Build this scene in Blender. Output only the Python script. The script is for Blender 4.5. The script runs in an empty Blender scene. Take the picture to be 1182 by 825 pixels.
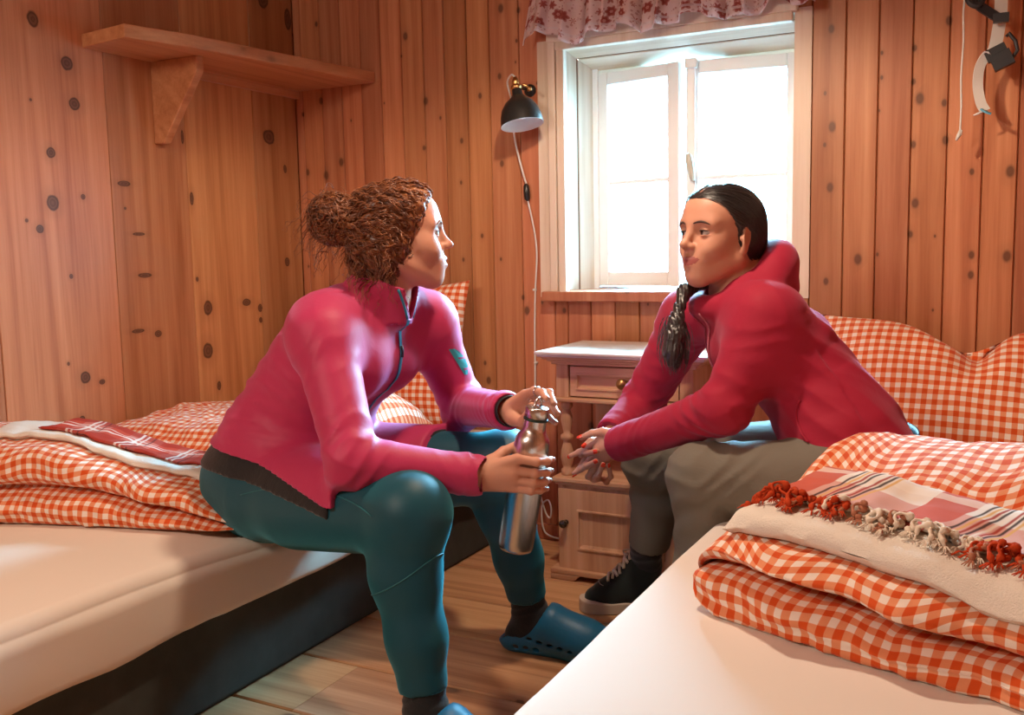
import bpy, bmesh, math, random
import numpy as np
from mathutils import Vector, Matrix, noise as mnoise
from mathutils.bvhtree import BVHTree

scene = bpy.context.scene
COL = scene.collection
R = math.radians

# ------------------------------------------------------------------ camera
def setup_camera():
    cd = bpy.data.cameras.new('camera')
    cd.sensor_fit = 'HORIZONTAL'
    cd.sensor_width = 36.0
    cd.lens = 36.0 * 1097.6 / 1182.0
    cd.clip_start = 0.02
    cam = bpy.data.objects.new('camera', cd)
    COL.objects.link(cam)
    yaw, pitch, roll = R(27.5485), R(6.3309), R(-1.1710)
    fwd = Vector((-math.sin(yaw)*math.cos(pitch), math.cos(yaw)*math.cos(pitch), -math.sin(pitch)))
    r0 = Vector((math.cos(yaw), math.sin(yaw), 0)); u0 = r0.cross(fwd)
    r = math.cos(roll)*r0 + math.sin(roll)*u0
    u = -math.sin(roll)*r0 + math.cos(roll)*u0
    m = Matrix(((r.x, u.x, -fwd.x, 0), (r.y, u.y, -fwd.y, 0), (r.z, u.z, -fwd.z, 1.0), (0, 0, 0, 1)))
    cam.matrix_world = m
    cd.dof.use_dof = False
    scene.camera = cam
setup_camera()

# ------------------------------------------------------------------ light
SKY_STRENGTH = 220.0
SKY_COLOR = (0.30, 0.72, 1.0)
scene.view_settings.view_transform = 'Standard'
scene.view_settings.look = 'None'
scene.view_settings.gamma = 1.0
scene.view_settings.use_curve_mapping = False
scene.view_settings.exposure = 0.22

w = bpy.data.worlds.new('overcast_sky'); scene.world = w; w.use_nodes = True
bg = w.node_tree.nodes['Background']
bg.inputs[0].default_value = (*SKY_COLOR, 1)
# bright high sky above a paler horizon and ground
_tc = w.node_tree.nodes.new('ShaderNodeTexCoord'); _sp = w.node_tree.nodes.new('ShaderNodeSeparateXYZ'); _mr = w.node_tree.nodes.new('ShaderNodeMapRange')
w.node_tree.links.new(_tc.outputs['Generated'], _sp.inputs[0]); w.node_tree.links.new(_sp.outputs[2], _mr.inputs[0])
_mr.interpolation_type = 'SMOOTHSTEP'
_mr.inputs[1].default_value = 0.10; _mr.inputs[2].default_value = 0.42; _mr.inputs[3].default_value = SKY_STRENGTH*0.13; _mr.inputs[4].default_value = SKY_STRENGTH
w.node_tree.links.new(_mr.outputs[0], bg.inputs[1])

def add_light(name, kind, loc, energy, color, **kw):
    ld = bpy.data.lights.new(name, kind); ld.energy = energy; ld.color = color
    for k, v in kw.items():
        if k != 'rot': setattr(ld, k, v)
    o = bpy.data.objects.new(name, ld); COL.objects.link(o); o.location = loc
    if 'rot' in kw: o.rotation_euler = kw['rot']
    return o
# the room's ceiling lamp near the window, and an added warm fill light behind the camera
add_light('ceiling_light', 'SPOT', (-0.78, 1.78, 1.87), 48, (1.0, 0.76, 0.56), shadow_soft_size=0.045, spot_size=R(164), spot_blend=0.30)
add_light('rear_fill', 'AREA', (-1.55, -0.45, 1.90), 23, (1.0, 0.80, 0.65), shape='DISK', size=0.5, rot=(R(48), 0, R(-22)))
# daylight portal in the window opening
pl = add_light('window_portal', 'AREA', (-0.965, 3.20, 1.24), 1, (1, 1, 1), shape='RECTANGLE', size=0.80, size_y=0.88, rot=(R(-90), 0, 0))
pl.data.cycles.is_portal = True

# ------------------------------------------------------------------ object helpers
def link(name, mesh, mat=None, parent=None, smooth=True):
    o = bpy.data.objects.new(name, mesh); COL.objects.link(o)
    mats = mat if isinstance(mat, (list, tuple)) else [mat]
    if len(mesh.materials) == 0:
        for m in mats:
            if m: mesh.materials.append(m)
    if smooth and len(mesh.polygons):
        mesh.polygons.foreach_set('use_smooth', [True]*len(mesh.polygons))
    if parent: o.parent = parent
    return o

def obj(name, bm, mat=None, parent=None, smooth=False, bevel=0, recalc=True):
    if recalc: bmesh.ops.recalc_face_normals(bm, faces=bm.faces)
    me = bpy.data.meshes.new(name); bm.to_mesh(me); bm.free()
    o = link(name, me, mat, parent, smooth)
    if bevel:
        b = o.modifiers.new('bevel', 'BEVEL'); b.width = bevel; b.segments = 2
        b.limit_method = 'ANGLE'; b.angle_limit = R(40); b.harden_normals = False
    if smooth == 'auto':
        pass
    return o

def tag(o, label=None, cat=None, group=None, kind=None):
    if label: o['label'] = label
    if cat: o['category'] = cat
    if group: o['group'] = group
    if kind: o['kind'] = kind
    return o

def empty(name, loc, label, cat, group=None):
    o = bpy.data.objects.new(name, None); COL.objects.link(o); o.location = loc
    o.empty_display_size = 0.05
    tag(o, label, cat, group)
    EMPTIES.append(o)
    return o
EMPTIES = []

def adopt(child, parent):
    """child built in world coordinates becomes a part of parent without moving"""
    child.parent = parent
    m = Matrix.Translation(world_loc(parent))
    child.matrix_parent_inverse = m.inverted()
    return child
def world_loc(o):
    v = Vector(o.location)
    if o.parent: v = world_loc(o.parent) + v if o.matrix_parent_inverse == Matrix.Identity(4) else v
    return v

def box(bm, x0, x1, y0, y1, z0, z1, M=None):
    vs = [Vector((x, y, z)) for x in (x0, x1) for y in (y0, y1) for z in (z0, z1)]
    if M is not None: vs = [M @ v for v in vs]
    v = [bm.verts.new(p) for p in vs]
    for f in ((0,1,3,2), (4,6,7,5), (0,4,5,1), (2,3,7,6), (0,2,6,4), (1,5,7,3)):
        bm.faces.new([v[i] for i in f])
    return v

def prism(bm, pts, d):
    """extrude a planar polygon by vector d"""
    a = [bm.verts.new(Vector(p)) for p in pts]
    b = [bm.verts.new(Vector(p)+Vector(d)) for p in pts]
    bm.faces.new(a); bm.faces.new(b[::-1])
    n = len(a)
    for i in range(n): bm.faces.new((a[i], a[(i+1) % n], b[(i+1) % n], b[i]))

def lathe(bm, prof, M=None, n=32, cap=True):
    """prof: (radius, height) list about local z"""
    rings = []
    for r, h in prof:
        ring = []
        for i in range(n):
            a = 2*math.pi*i/n
            p = Vector((r*math.cos(a), r*math.sin(a), h))
            if M is not None: p = M @ p
            ring.append(bm.verts.new(p))
        rings.append(ring)
    for a, b in zip(rings, rings[1:]):
        for i in range(n): bm.faces.new((a[i], a[(i+1) % n], b[(i+1) % n], b[i]))
    if cap:
        if prof[0][0] > 1e-5: bm.faces.new(rings[0][::-1])
        if prof[-1][0] > 1e-5: bm.faces.new(rings[-1])

def tube(bm, pts, r, n=8, cap=True):
    """tube along pts, r a number or a list"""
    pts = [Vector(p) for p in pts]
    N = len(pts)
    rr = r if isinstance(r, (list, tuple)) else [r]*N
    up = None; rings = []
    for i in range(N):
        t = (pts[min(i+1, N-1)] - pts[max(i-1, 0)])
        if t.length < 1e-9: t = Vector((0, 0, 1))
        t.normalize()
        if up is None:
            up = t.orthogonal().normalized()
        up = (up - t*up.dot(t))
        if up.length < 1e-6: up = t.orthogonal()
        up.normalize(); s = t.cross(up)
        rings.append([bm.verts.new(pts[i] + rr[i]*(math.cos(2*math.pi*k/n)*up + math.sin(2*math.pi*k/n)*s)) for k in range(n)])
    for a, b in zip(rings, rings[1:]):
        for k in range(n): bm.faces.new((a[k], a[(k+1) % n], b[(k+1) % n], b[k]))
    if cap and n > 2:
        bm.faces.new(rings[0][::-1]); bm.faces.new(rings[-1])

def spline(pts, n=8):
    """Catmull-Rom through pts"""
    P = [Vector(p) for p in pts]; P = [2*P[0]-P[1]] + P + [2*P[-1]-P[-2]]
    out = []
    for i in range(1, len(P)-2):
        for k in range(n):
            t = k/n; a, b, c, d = P[i-1:i+3]
            out.append(0.5*((2*b) + (c-a)*t + (2*a-5*b+4*c-d)*t*t + (3*b-a-3*c+d)*t**3))
    out.append(P[-2]); return out

def axis_frame(p, d, up=(0, 0, 1)):
    """matrix whose local z runs along d from p"""
    z = Vector(d).normalized(); x = Vector(up).cross(z)
    if x.length < 1e-4: x = Vector((1, 0, 0)).cross(z)
    x.normalize(); y = z.cross(x)
    return Matrix(((x.x, y.x, z.x, p[0]), (x.y, y.y, z.y, p[1]), (x.z, y.z, z.z, p[2]), (0, 0, 0, 1)))

# ------------------------------------------------------------------ materials
class NT:
    def __init__(s, name, rough=0.6, spec=0.4):
        s.m = bpy.data.materials.new(name); s.m.use_nodes = True
        s.t = s.m.node_tree; s.b = s.t.nodes['Principled BSDF']
        s.b.inputs['Roughness'].default_value = rough
        s.b.inputs['Specular IOR Level'].default_value = spec
    def n(s, kind, **kw):
        nd = s.t.nodes.new(kind)
        for k, v in kw.items(): setattr(nd, k, v)
        return nd
    def L(s, a, b): s.t.links.new(a, b)
    def inp(s, sock, v):
        if hasattr(v, 'is_output') or isinstance(v, bpy.types.NodeSocket): s.L(v, sock)
        else: sock.default_value = v
    def math(s, op, a, b=0.0, c=0.0, clamp=False):
        nd = s.n('ShaderNodeMath', operation=op, use_clamp=clamp)
        s.inp(nd.inputs[0], a); s.inp(nd.inputs[1], b); s.inp(nd.inputs[2], c)
        return nd.outputs[0]
    def coord(s, kind='Object'):
        return s.n('ShaderNodeTexCoord').outputs[kind]
    def mapping(s, vec, scale=(1, 1, 1), loc=(0, 0, 0), rot=(0, 0, 0)):
        nd = s.n('ShaderNodeMapping'); s.L(vec, nd.inputs[0])
        nd.inputs['Location'].default_value = loc; nd.inputs['Rotation'].default_value = rot; nd.inputs['Scale'].default_value = scale
        return nd.outputs[0]
    def noise(s, vec, scale=5, detail=4, rough=0.55, dist=0.0):
        nd = s.n('ShaderNodeTexNoise'); s.L(vec, nd.inputs['Vector'])
        nd.inputs['Scale'].default_value = scale; nd.inputs['Detail'].default_value = detail
        nd.inputs['Roughness'].default_value = rough; nd.inputs['Distortion'].default_value = dist
        return nd.outputs['Fac']
    def ramp(s, fac, stops, interp='LINEAR'):
        nd = s.n('ShaderNodeValToRGB'); s.L(fac, nd.inputs[0]); cr = nd.color_ramp; cr.interpolation = interp
        while len(cr.elements) < len(stops): cr.elements.new(0.5)
        for e, (p, c) in zip(cr.elements, stops):
            e.position = p; e.color = (*c, 1) if len(c) == 3 else c
        return nd.outputs[0]
    def mix(s, fac, a, b, blend='MIX'):
        nd = s.n('ShaderNodeMix', data_type='RGBA', blend_type=blend)
        s.inp(nd.inputs[0], fac)
        for sock, v in ((nd.inputs[6], a), (nd.inputs[7], b)):
            if isinstance(v, tuple): sock.default_value = (*v, 1) if len(v) == 3 else v
            else: s.L(v, sock)
        return nd.outputs[2]
    def bump(s, h, strength=0.3, dist=0.01):
        nd = s.n('ShaderNodeBump'); s.L(h, nd.inputs['Height'])
        nd.inputs['Strength'].default_value = strength; nd.inputs['Distance'].default_value = dist
        s.L(nd.outputs[0], s.b.inputs['Normal'])
    def color(s, c):
        if isinstance(c, tuple): s.b.inputs['Base Color'].default_value = (*c[:3], 1)
        else: s.L(c, s.b.inputs['Base Color'])
        return s.m

def srgb(r, g, b):
    f = lambda v: (v/255/12.92) if v/255 <= 0.04045 else ((v/255+0.055)/1.055)**2.4
    return (f(r), f(g), f(b))

def plain(name, c, rough=0.6, spec=0.4, metal=0.0, bump=None, noisy=0.0):
    t = NT(name, rough, spec); t.b.inputs['Metallic'].default_value = metal
    if noisy:
        f = t.noise(t.coord(), 14, 5)
        k = t.ramp(f, [(0.3, tuple(v*(1-noisy) for v in c)), (0.7, tuple(min(1, v*(1+noisy)) for v in c))])
        t.color(k)
    else: t.color(c)
    if bump:
        t.bump(t.noise(t.coord(), bump[0], 4), bump[1], bump[2] if len(bump) > 2 else 0.002)
    return t.m

def wood(name, base, dark, light, axis='z', knots=(), knot_plane='yz', small_knots=0.0, sk_scale=(9, 9, 2.6), rough=0.42,
         plank_attr=False, knot_col=(0.045, 0.02, 0.012), grain=1.0, spec=0.35):
    """pine: stretched-noise grain, per-plank tint (vertex attribute), explicit big knots and scattered small ones"""
    t = NT(name, rough, spec)
    co = t.coord()
    st = {'x': (0.7, 20, 20), 'y': (20, 0.7, 20), 'z': (20, 20, 0.7)}[axis]
    vec = t.mapping(co, st)
    if plank_attr:
        at = t.n('ShaderNodeAttribute', attribute_name='plank'); 
        off = t.n('ShaderNodeVectorMath', operation='MULTIPLY_ADD'); t.L(at.outputs['Color'], off.inputs[0])
        off.inputs[1].default_value = (17, 23, 31); t.L(vec, off.inputs[2]); vec = off.outputs[0]
    g1 = t.noise(vec, 1.0, 6, 0.6, 0.6)
    fine = t.noise(t.mapping(vec, (6, 6, 6)), 1.0, 3, 0.6)
    wv = t.n('ShaderNodeTexWave', wave_type='BANDS', bands_direction='DIAGONAL'); t.L(vec, wv.inputs[0])
    wv.inputs['Scale'].default_value = 0.55; wv.inputs['Distortion'].default_value = 5.0; wv.inputs['Detail'].default_value = 2.0; wv.inputs['Detail Scale'].default_value = 0.7
    f = t.math('ADD', t.math('MULTIPLY', g1, 0.70), t.math('ADD', t.math('MULTIPLY', wv.outputs['Fac'], 0.07*grain), t.math('MULTIPLY', fine, 0.23*grain)))
    c = t.ramp(f, [(0.32, dark), (0.50, base), (0.68, light)])
    if plank_attr:
        sp = t.n('ShaderNodeSeparateColor'); t.L(at.outputs['Color'], sp.inputs[0])
        v = t.math('MULTIPLY_ADD', sp.outputs[0], 0.34, 0.83)
        hs = t.n('ShaderNodeHueSaturation'); t.L(c, hs.inputs['Color']); t.L(v, hs.inputs['Value'])
        t.L(t.math('MULTIPLY_ADD', sp.outputs[1], 0.018, 0.491), hs.inputs['Hue'])
        c = hs.outputs[0]
    if small_knots:
        vm = t.mapping(co, sk_scale)
        wob = t.n('ShaderNodeTexNoise'); t.L(vm, wob.inputs['Vector']); wob.inputs['Scale'].default_value = 2.0
        vo = t.n('ShaderNodeTexVoronoi', feature='F1'); vo.inputs['Scale'].default_value = 1.0
        if 0 in sk_scale:                                                # knots laid out in the plane of the boards
            vo.voronoi_dimensions = '2D'; s3 = t.n('ShaderNodeSeparateXYZ'); t.L(vm, s3.inputs[0]); c3 = t.n('ShaderNodeCombineXYZ')
            ax = [i for i in range(3) if sk_scale[i]]
            t.L(s3.outputs[ax[0]], c3.inputs[0]); t.L(s3.outputs[ax[1]], c3.inputs[1]); vm = c3.outputs[0]
        t.L(vm, vo.inputs['Vector'])
        sc = t.n('ShaderNodeSeparateColor'); t.L(vo.outputs['Color'], sc.inputs[0])
        rad = t.math('MULTIPLY', t.math('SUBTRACT', sc.outputs[0], 1.0-small_knots, clamp=True), 0.28/small_knots*0.5)
        rad = t.math('MULTIPLY_ADD', t.math('GREATER_THAN', sc.outputs[0], 1.0-small_knots), 0.045, rad)
        rel = t.math('DIVIDE', vo.outputs['Distance'], t.math('MAXIMUM', rad, 0.001))
        core = t.math('SUBTRACT', 1.0, t.math('SMOOTH_MIN', rel, 1.0, 0.25), clamp=True)
        core = t.math('MULTIPLY', core, 2.2, clamp=True)
        has = t.math('GREATER_THAN', sc.outputs[0], 1.0-small_knots)
        c = t.mix(t.math('MULTIPLY', t.math('MULTIPLY', core, has), 0.85), c, tuple(v*1.6 for v in knot_col))
        halo = t.math('MULTIPLY', t.math('SUBTRACT', 1.0, t.math('DIVIDE', rel, 2.6), clamp=True), has)
        c = t.mix(t.math('MULTIPLY', halo, 0.35), c, tuple(v*0.5 for v in base))
    if knots:
        field = None
        nz = t.noise(co, 22, 3)
        for (a, b, ra, rb) in knots:
            if knot_plane == 'yz': ctr = (0, a, b); s3 = (0, 1/ra, 1/rb)
            elif knot_plane == 'xz': ctr = (a, 0, b); s3 = (1/ra, 0, 1/rb)
            else: ctr = (a, b, 0); s3 = (1/ra, 1/rb, 0)
            su = t.n('ShaderNodeVectorMath', operation='SUBTRACT'); t.L(co, su.inputs[0]); su.inputs[1].default_value = ctr
            mu = t.n('ShaderNodeVectorMath', operation='MULTIPLY'); t.L(su.outputs[0], mu.inputs[0]); mu.inputs[1].default_value = s3
            ln = t.n('ShaderNodeVectorMath', operation='LENGTH'); t.L(mu.outputs[0], ln.inputs[0])
            d = ln.outputs['Value']
            field = d if field is None else t.math('MINIMUM', field, d)
        field = t.math('ADD', field, t.math('MULTIPLY_ADD', nz, 0.7, -0.35))
        kc = t.ramp(t.math('DIVIDE', field, 3.0), [(0.0, tuple(v*3.2 for v in knot_col)), (0.12, tuple(v*1.5 for v in knot_col)), (0.20, tuple(v*3.5 for v in knot_col)), (0.285, knot_col), (0.33, tuple(v*0.8 for v in knot_col))])
        m1 = t.math('SUBTRACT', 1.0, t.math('MULTIPLY', t.math('SUBTRACT', field, 0.92, clamp=True), 5.0), clamp=True)
        halo = t.math('SUBTRACT', 1.0, t.math('DIVIDE', field, 2.7), clamp=True)
        c = t.mix(t.math('MULTIPLY', halo, 0.45), c, tuple(v*0.5 for v in base))
        c = t.mix(t.math('MULTIPLY', m1, 0.85), c, kc)
    t.color(c)
    t.bump(f, 0.12, 0.004)
    return t.m

PINE_B, PINE_D, PINE_L = (0.52, 0.225, 0.100), (0.38, 0.140, 0.055), (0.62, 0.305, 0.150)
# ------------------------------------------------------------------ the room
XL, XR, YB, YF, ZC = -2.44, 0.74, 2.93, -1.15, 2.08
LEFT_KNOTS = [(1.826,1.673,.022,.026),(1.926,1.569,.024,.023),(1.942,1.456,.024,.022),(1.853,1.309,.017,.018),(1.847,1.167,.023,.026),
 (1.799,1.092,.014,.015),(1.915,.654,.020,.022),(1.972,.632,.012,.009),(1.95,1.188,.010,.010),(1.893,.529,.012,.012),(1.89,.955,.008,.009),
 (1.76,1.115,.006,.006),(1.86,.70,.006,.007),(2.769,1.44,.036,.033),(2.772,1.93,.03,.035),(2.906,1.889,.02,.05),(2.10,1.159,.006,.006),(2.145,1.08,.028,.006),
 (2.16,.95,.030,.009),(2.10,1.235,.028,.010),(2.12,.775,.030,.008),(2.422,.831,.024,.030),(2.412,.682,.026,.032),(2.612,.838,.026,.016),(2.68,.814,.014,.018),
 (2.66,.571,.024,.035),(2.454,.555,.012,.02),(2.852,1.329,.011,.018),(2.84,.98,.015,.020),(2.38,.93,.008,.01),(2.35,1.40,.008,.03),(2.376,1.20,.010,.025),
 (2.68,.77,.010,.012),(1.80,1.45,.005,.005),(2.20,.76,.016,.012)]
LEFT_KNOTS = [(a, b, c*.82, d*.82) for a, b, c, d in LEFT_KNOTS]
M_LEFT = wood('pine_wide_planks', PINE_B, PINE_D, PINE_L, 'z', LEFT_KNOTS, 'yz', plank_attr=True, rough=0.38)
M_BACK = wood('pine_narrow_boards', (0.50, 0.205, 0.092), (0.37, 0.128, 0.052), (0.60, 0.285, 0.140), 'z', small_knots=0.40, sk_scale=(13, 0, 8.5), plank_attr=True, rough=0.42)
M_PINE = wood('pine_plain', PINE_B, PINE_D, PINE_L, 'y', small_knots=0.4, sk_scale=(9, 5, 9), rough=0.45)
M_FLOOR = wood('pine_floorboards', (0.50, 0.27, 0.13), (0.33, 0.155, 0.068), (0.62, 0.37, 0.20), 'x', small_knots=0.25, sk_scale=(4.5, 9, 0), plank_attr=True, rough=0.5)
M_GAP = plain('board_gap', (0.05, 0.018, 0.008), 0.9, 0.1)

def plank_strip(bm, lay, e, w0, w1, z0, z1, rnd, face, ch=0.004, depth=0.018):
    """one board between w0..w1 (along wall) and z0..z1, chamfered long edges. face(w, d, z) -> xyz, d = distance out of the backing"""
    prof = [(w0+.0008, 0), (w0+.0008, depth-ch), (w0+ch*.8, depth), (w1-ch*.8, depth), (w1-.0008, depth-ch), (w1-.0008, 0)]
    a = [bm.verts.new(face(p, d, z0)) for p, d in prof]; b = [bm.verts.new(face(p, d, z1)) for p, d in prof]
    fs = [bm.faces.new((a[i], a[i+1], b[i+1], b[i])) for i in range(5)]
    fs += [bm.faces.new(a), bm.faces.new(b)]
    for f in fs:
        for l in f.loops: l[lay] = rnd

def plank_wall(name, strips, face, mat, backing, holes=(), ch=0.004):
    bm = bmesh.new(); lay = bm.loops.layers.float_color.new('plank'); rng = random.Random(len(name)*7+len(strips))
    for w0, w1 in zip(strips, strips[1:]):
        segs = [(0.0, ZC)]
        for h0, h1, z0, z1 in holes:
            if w0 >= h0-1e-6 and w1 <= h1+1e-6: segs = [(0.0, z0), (z1, ZC)]
        for s0, s1 in segs:
            plank_strip(bm, lay, 'x', w0, w1, s0, s1, (rng.random(), rng.random(), rng.random(), 1), face, ch)
    for v in backing: box(bm, *v)
    bmesh.ops.recalc_face_normals(bm, faces=bm.faces)
    o = obj(name, bm, mat, recalc=False); o['kind'] = 'structure'
    return o

WX0, WX1, WZ0, WZ1 = -1.36, -0.575, 0.845, 1.70      # opening in the back wall
plank_wall('wall_left', [YF, -.86, -.60, -.28, .02, .30, .62, .92, 1.21, 1.43, 1.655, 2.053, 2.363, 2.690, 2.93],
           lambda p, d, z: (XL-.018+d, p, z), M_LEFT, [(XL-.12, XL-.0165, YF, YB+.06, 0, ZC)], ch=0.003)
bx = [-2.44, -2.405, -2.314, -2.221, -2.130, -2.042, -1.951, -1.859, -1.773, -1.682, -1.593, -1.480, WX0]
bx += [-1.312, -1.228, -1.142, -1.058, -.97, -.88, -.79, -.70, -.62, WX1]
bx += [-.525, -.431, -.342, -.253, -.160, -.071, .014, .105, .195, .285, .375, .465, .555, .645, XR]
plank_wall('wall_back', bx, lambda p, d, z: (p, YB+.018-d, z), M_BACK,
           [(XL-.12, WX0, YB+.0165, YB+.27, 0, ZC), (WX1, XR+.12, YB+.0165, YB+.27, 0, ZC), (WX0, WX1, YB+.0165, YB+.27, 0, WZ0), (WX0, WX1, YB+.0165, YB+.27, WZ1, ZC)],
           holes=[(WX0, WX1, WZ0, WZ1)], ch=0.0045)
ys = [YF+i*.1 for i in range(41)]+[YB]
plank_wall('wall_right', ys, lambda p, d, z: (XR+.018-d, p, z), M_BACK, [(XR+.0165, XR+.12, YF, YB+.06, 0, ZC)])
xs = [XL+i*.1 for i in range(32)]+[XR]
plank_wall('wall_front', xs, lambda p, d, z: (p, YF-.018+d, z), M_BACK, [(XL-.12, XR+.12, YF-.12, YF-.0165, 0, ZC)])

# floorboards run along x, ceiling boards along y
bm = bmesh.new(); lay = bm.loops.layers.float_color.new('plank'); rng = random.Random(4)
fy = [YF, -.86, -.6, -.32, -.05, .24, .52, .80, 1.05, 1.29, 1.55, 1.80, 2.065, 2.30, 2.55, YB]
for y0, y1 in zip(fy, fy[1:]):
    cuts = [XL, rng.uniform(-1.9, -1.2), XR] if rng.random() < .5 else [XL, XR]
    for x0, x1 in zip(cuts, cuts[1:]):
        rnd = (rng.random(), rng.random(), rng.random(), 1); g = .0028
        prof = [(y0+g, -.03), (y0+g, -.003), (y0+.006, 0), (y1-.006, 0), (y1-g, -.003), (y1-g, -.03)]
        a = [bm.verts.new((x0+.0005, p, d)) for p, d in prof]; b = [bm.verts.new((x1-.0005, p, d)) for p, d in prof]
        fs = [bm.faces.new((a[i], a[i+1], b[i+1], b[i])) for i in range(5)] + [bm.faces.new(a), bm.faces.new(b)]
        for f in fs:
            for l in f.loops: l[lay] = rnd
box(bm, XL-.1, XR+.1, YF-.1, YB+.1, -.08, -.028)
tag(obj('floor', bm, M_FLOOR), kind='structure')
bm = bmesh.new(); lay = bm.loops.layers.float_color.new('plank')
cx = [XL+i*.145 for i in range(22)]+[XR]
for x0, x1 in zip(cx, cx[1:]):
    plank_strip(bm, lay, 'x', x0, x1, YF, YB, (rng.random(), rng.random(), rng.random(), 1), lambda p, d, z: (p, z, ZC+.018-d))
box(bm, XL-.1, XR+.1, YF-.1, YB+.1, ZC+.0165, ZC+.08)
tag(obj('ceiling', bm, wood('pine_ceiling_boards', PINE_B, PINE_D, PINE_L, 'y', small_knots=.4, sk_scale=(9, 3, 9), plank_attr=True)), kind='structure')

bm = bmesh.new(); box(bm, -1.60, XR, YB-.018, YB-.0, 0.0, .055)
tag(obj('baseboard_back', bm, M_BACK, bevel=.004), kind='structure')

# ------------------------------------------------------------------ window
M_TRIM = wood('whitewashed_pine', (0.72, 0.60, 0.48), (0.62, 0.48, 0.36), (0.78, 0.68, 0.57), 'z', small_knots=.25, sk_scale=(9, 9, 4), rough=.5)
M_TRIMH = wood('whitewashed_pine_flat', (0.72, 0.60, 0.48), (0.62, 0.48, 0.36), (0.78, 0.68, 0.57), 'x', small_knots=.25, sk_scale=(4, 9, 9), rough=.5)
M_WHITE = plain('white_window_paint', (0.86, 0.88, 0.88), 0.35, 0.5, bump=(60, .05))
YW = 3.14                                              # plane of the casements
# splayed reveal lining made of stepped boards: polygons between the wall opening and the frame
def lerp(a, b, t): return a+(b-a)*t
ox0, ox1, oz1 = WX0+.0, WX1-.0, WZ1-.012
ix0, ix1, iz1 = -1.285, -.585, 1.612
bmv, bmh = bmesh.new(), bmesh.new()
steps = [0.0, .30, .62, 1.0]
yo, yi = YB-.004, YW-.02
for a, b in zip(steps, steps[1:]):
    g = .045 if b < 1 else 0
    b2 = b-g
    ya, yb = lerp(yo, yi, a), lerp(yo, yi, b2)
    for o_, i_, s in ((ox0, ix0, -1), (ox1, ix1, 1)):
        xa, xb = lerp(o_, i_, a), lerp(o_, i_, b2)
        q = [(xa, ya, WZ0), (xb, yb, WZ0), (xb+s*.05, yb, WZ0), (xa+s*.05, ya, WZ0)]
        za, zb = lerp(oz1, iz1, a), lerp(oz1, iz1, b2)
        top = [(xa, ya, za), (xb, yb, zb), (xb+s*.05, yb, zb+.0), (xa+s*.05, ya, za)]
        lo = [bmv.verts.new(p) for p in q]; hi = [bmv.verts.new(p) for p in top]
        bmv.faces.new(lo); bmv.faces.new(hi)
        for k in range(4): bmv.faces.new((lo[k], lo[(k+1) % 4], hi[(k+1) % 4], hi[k]))
    za, zb = lerp(oz1, iz1, a), lerp(oz1, iz1, b2)
    L0, L1 = lerp(ox0, ix0, a), lerp(ox0, ix0, b2); R0, R1 = lerp(ox1, ix1, a), lerp(ox1, ix1, b2)
    lo = [bmh.verts.new(p) for p in ((L0, ya, za), (R0, ya, za), (R1, yb, zb), (L1, yb, zb))]
    hi = [bmh.verts.new((v.co.x, v.co.y, v.co.z+.045)) for v in lo]
    bmh.faces.new(lo); bmh.faces.new(hi)
    for k in range(4): bmh.faces.new((lo[k], lo[(k+1) % 4], hi[(k+1) % 4], hi[k]))
# dark strips painting shade into the gaps between the lining boards
bmj = bmesh.new()
for b in steps[1:-1]:
    a0, a1 = b-.048, b+.003
    P = []
    for t in (a0, a1):
        y = lerp(yo, yi, t); P.append([(lerp(ox0, ix0, t)-.003, y, WZ0), (lerp(ox0, ix0, t)-.003, y, lerp(oz1, iz1, t)+.003), (lerp(ox1, ix1, t)+.003, y, lerp(oz1, iz1, t)+.003), (lerp(ox1, ix1, t)+.003, y, WZ0)])
    A_ = [bmj.verts.new(p) for p in P[0]]; B_ = [bmj.verts.new(p) for p in P[1]]
    for k in range(3): bmj.faces.new((A_[k], A_[k+1], B_[k+1], B_[k]))
# brown strips close the lining-board gaps, their shadow put in as colour
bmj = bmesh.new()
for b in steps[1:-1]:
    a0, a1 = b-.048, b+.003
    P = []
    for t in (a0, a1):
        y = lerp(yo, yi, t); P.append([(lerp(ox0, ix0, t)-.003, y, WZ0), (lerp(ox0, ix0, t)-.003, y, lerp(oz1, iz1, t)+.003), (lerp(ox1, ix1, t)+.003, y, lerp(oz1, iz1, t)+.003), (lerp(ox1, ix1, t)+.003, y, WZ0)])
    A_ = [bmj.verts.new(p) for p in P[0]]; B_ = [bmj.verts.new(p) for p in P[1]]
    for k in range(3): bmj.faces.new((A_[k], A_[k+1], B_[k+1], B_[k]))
win = tag(obj('window_1', bmv, M_TRIM), kind='structure')
obj('head_lining', bmh, M_TRIMH, win)
obj('gap_shade_strips', bmj, plain('gap_shade_brown', (.16, .07, .03), .8, .2), win)
bm = bmesh.new()
for x0, x1 in ((WX0-.03, WX0+.004), (WX0+.03, WX0+.058)): pass
box(bm, WX0-.004, WX0+.022, YB-.026, YB+.01, WZ0, 1.6785)
box(bm, WX0+.0245, WX0+.052, YB-.02, YB+.01, WZ0, 1.653)
box(bm, WX0+.0225, WX1-.004, YB-.0225, YB+.01, 1.651, 1.6775)
box(bm, WX0-.006, WX1+.01, YB-.0275, YB+.01, 1.677, 1.73)
obj('casing', bm, M_TRIM, win, bevel=.003)
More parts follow.
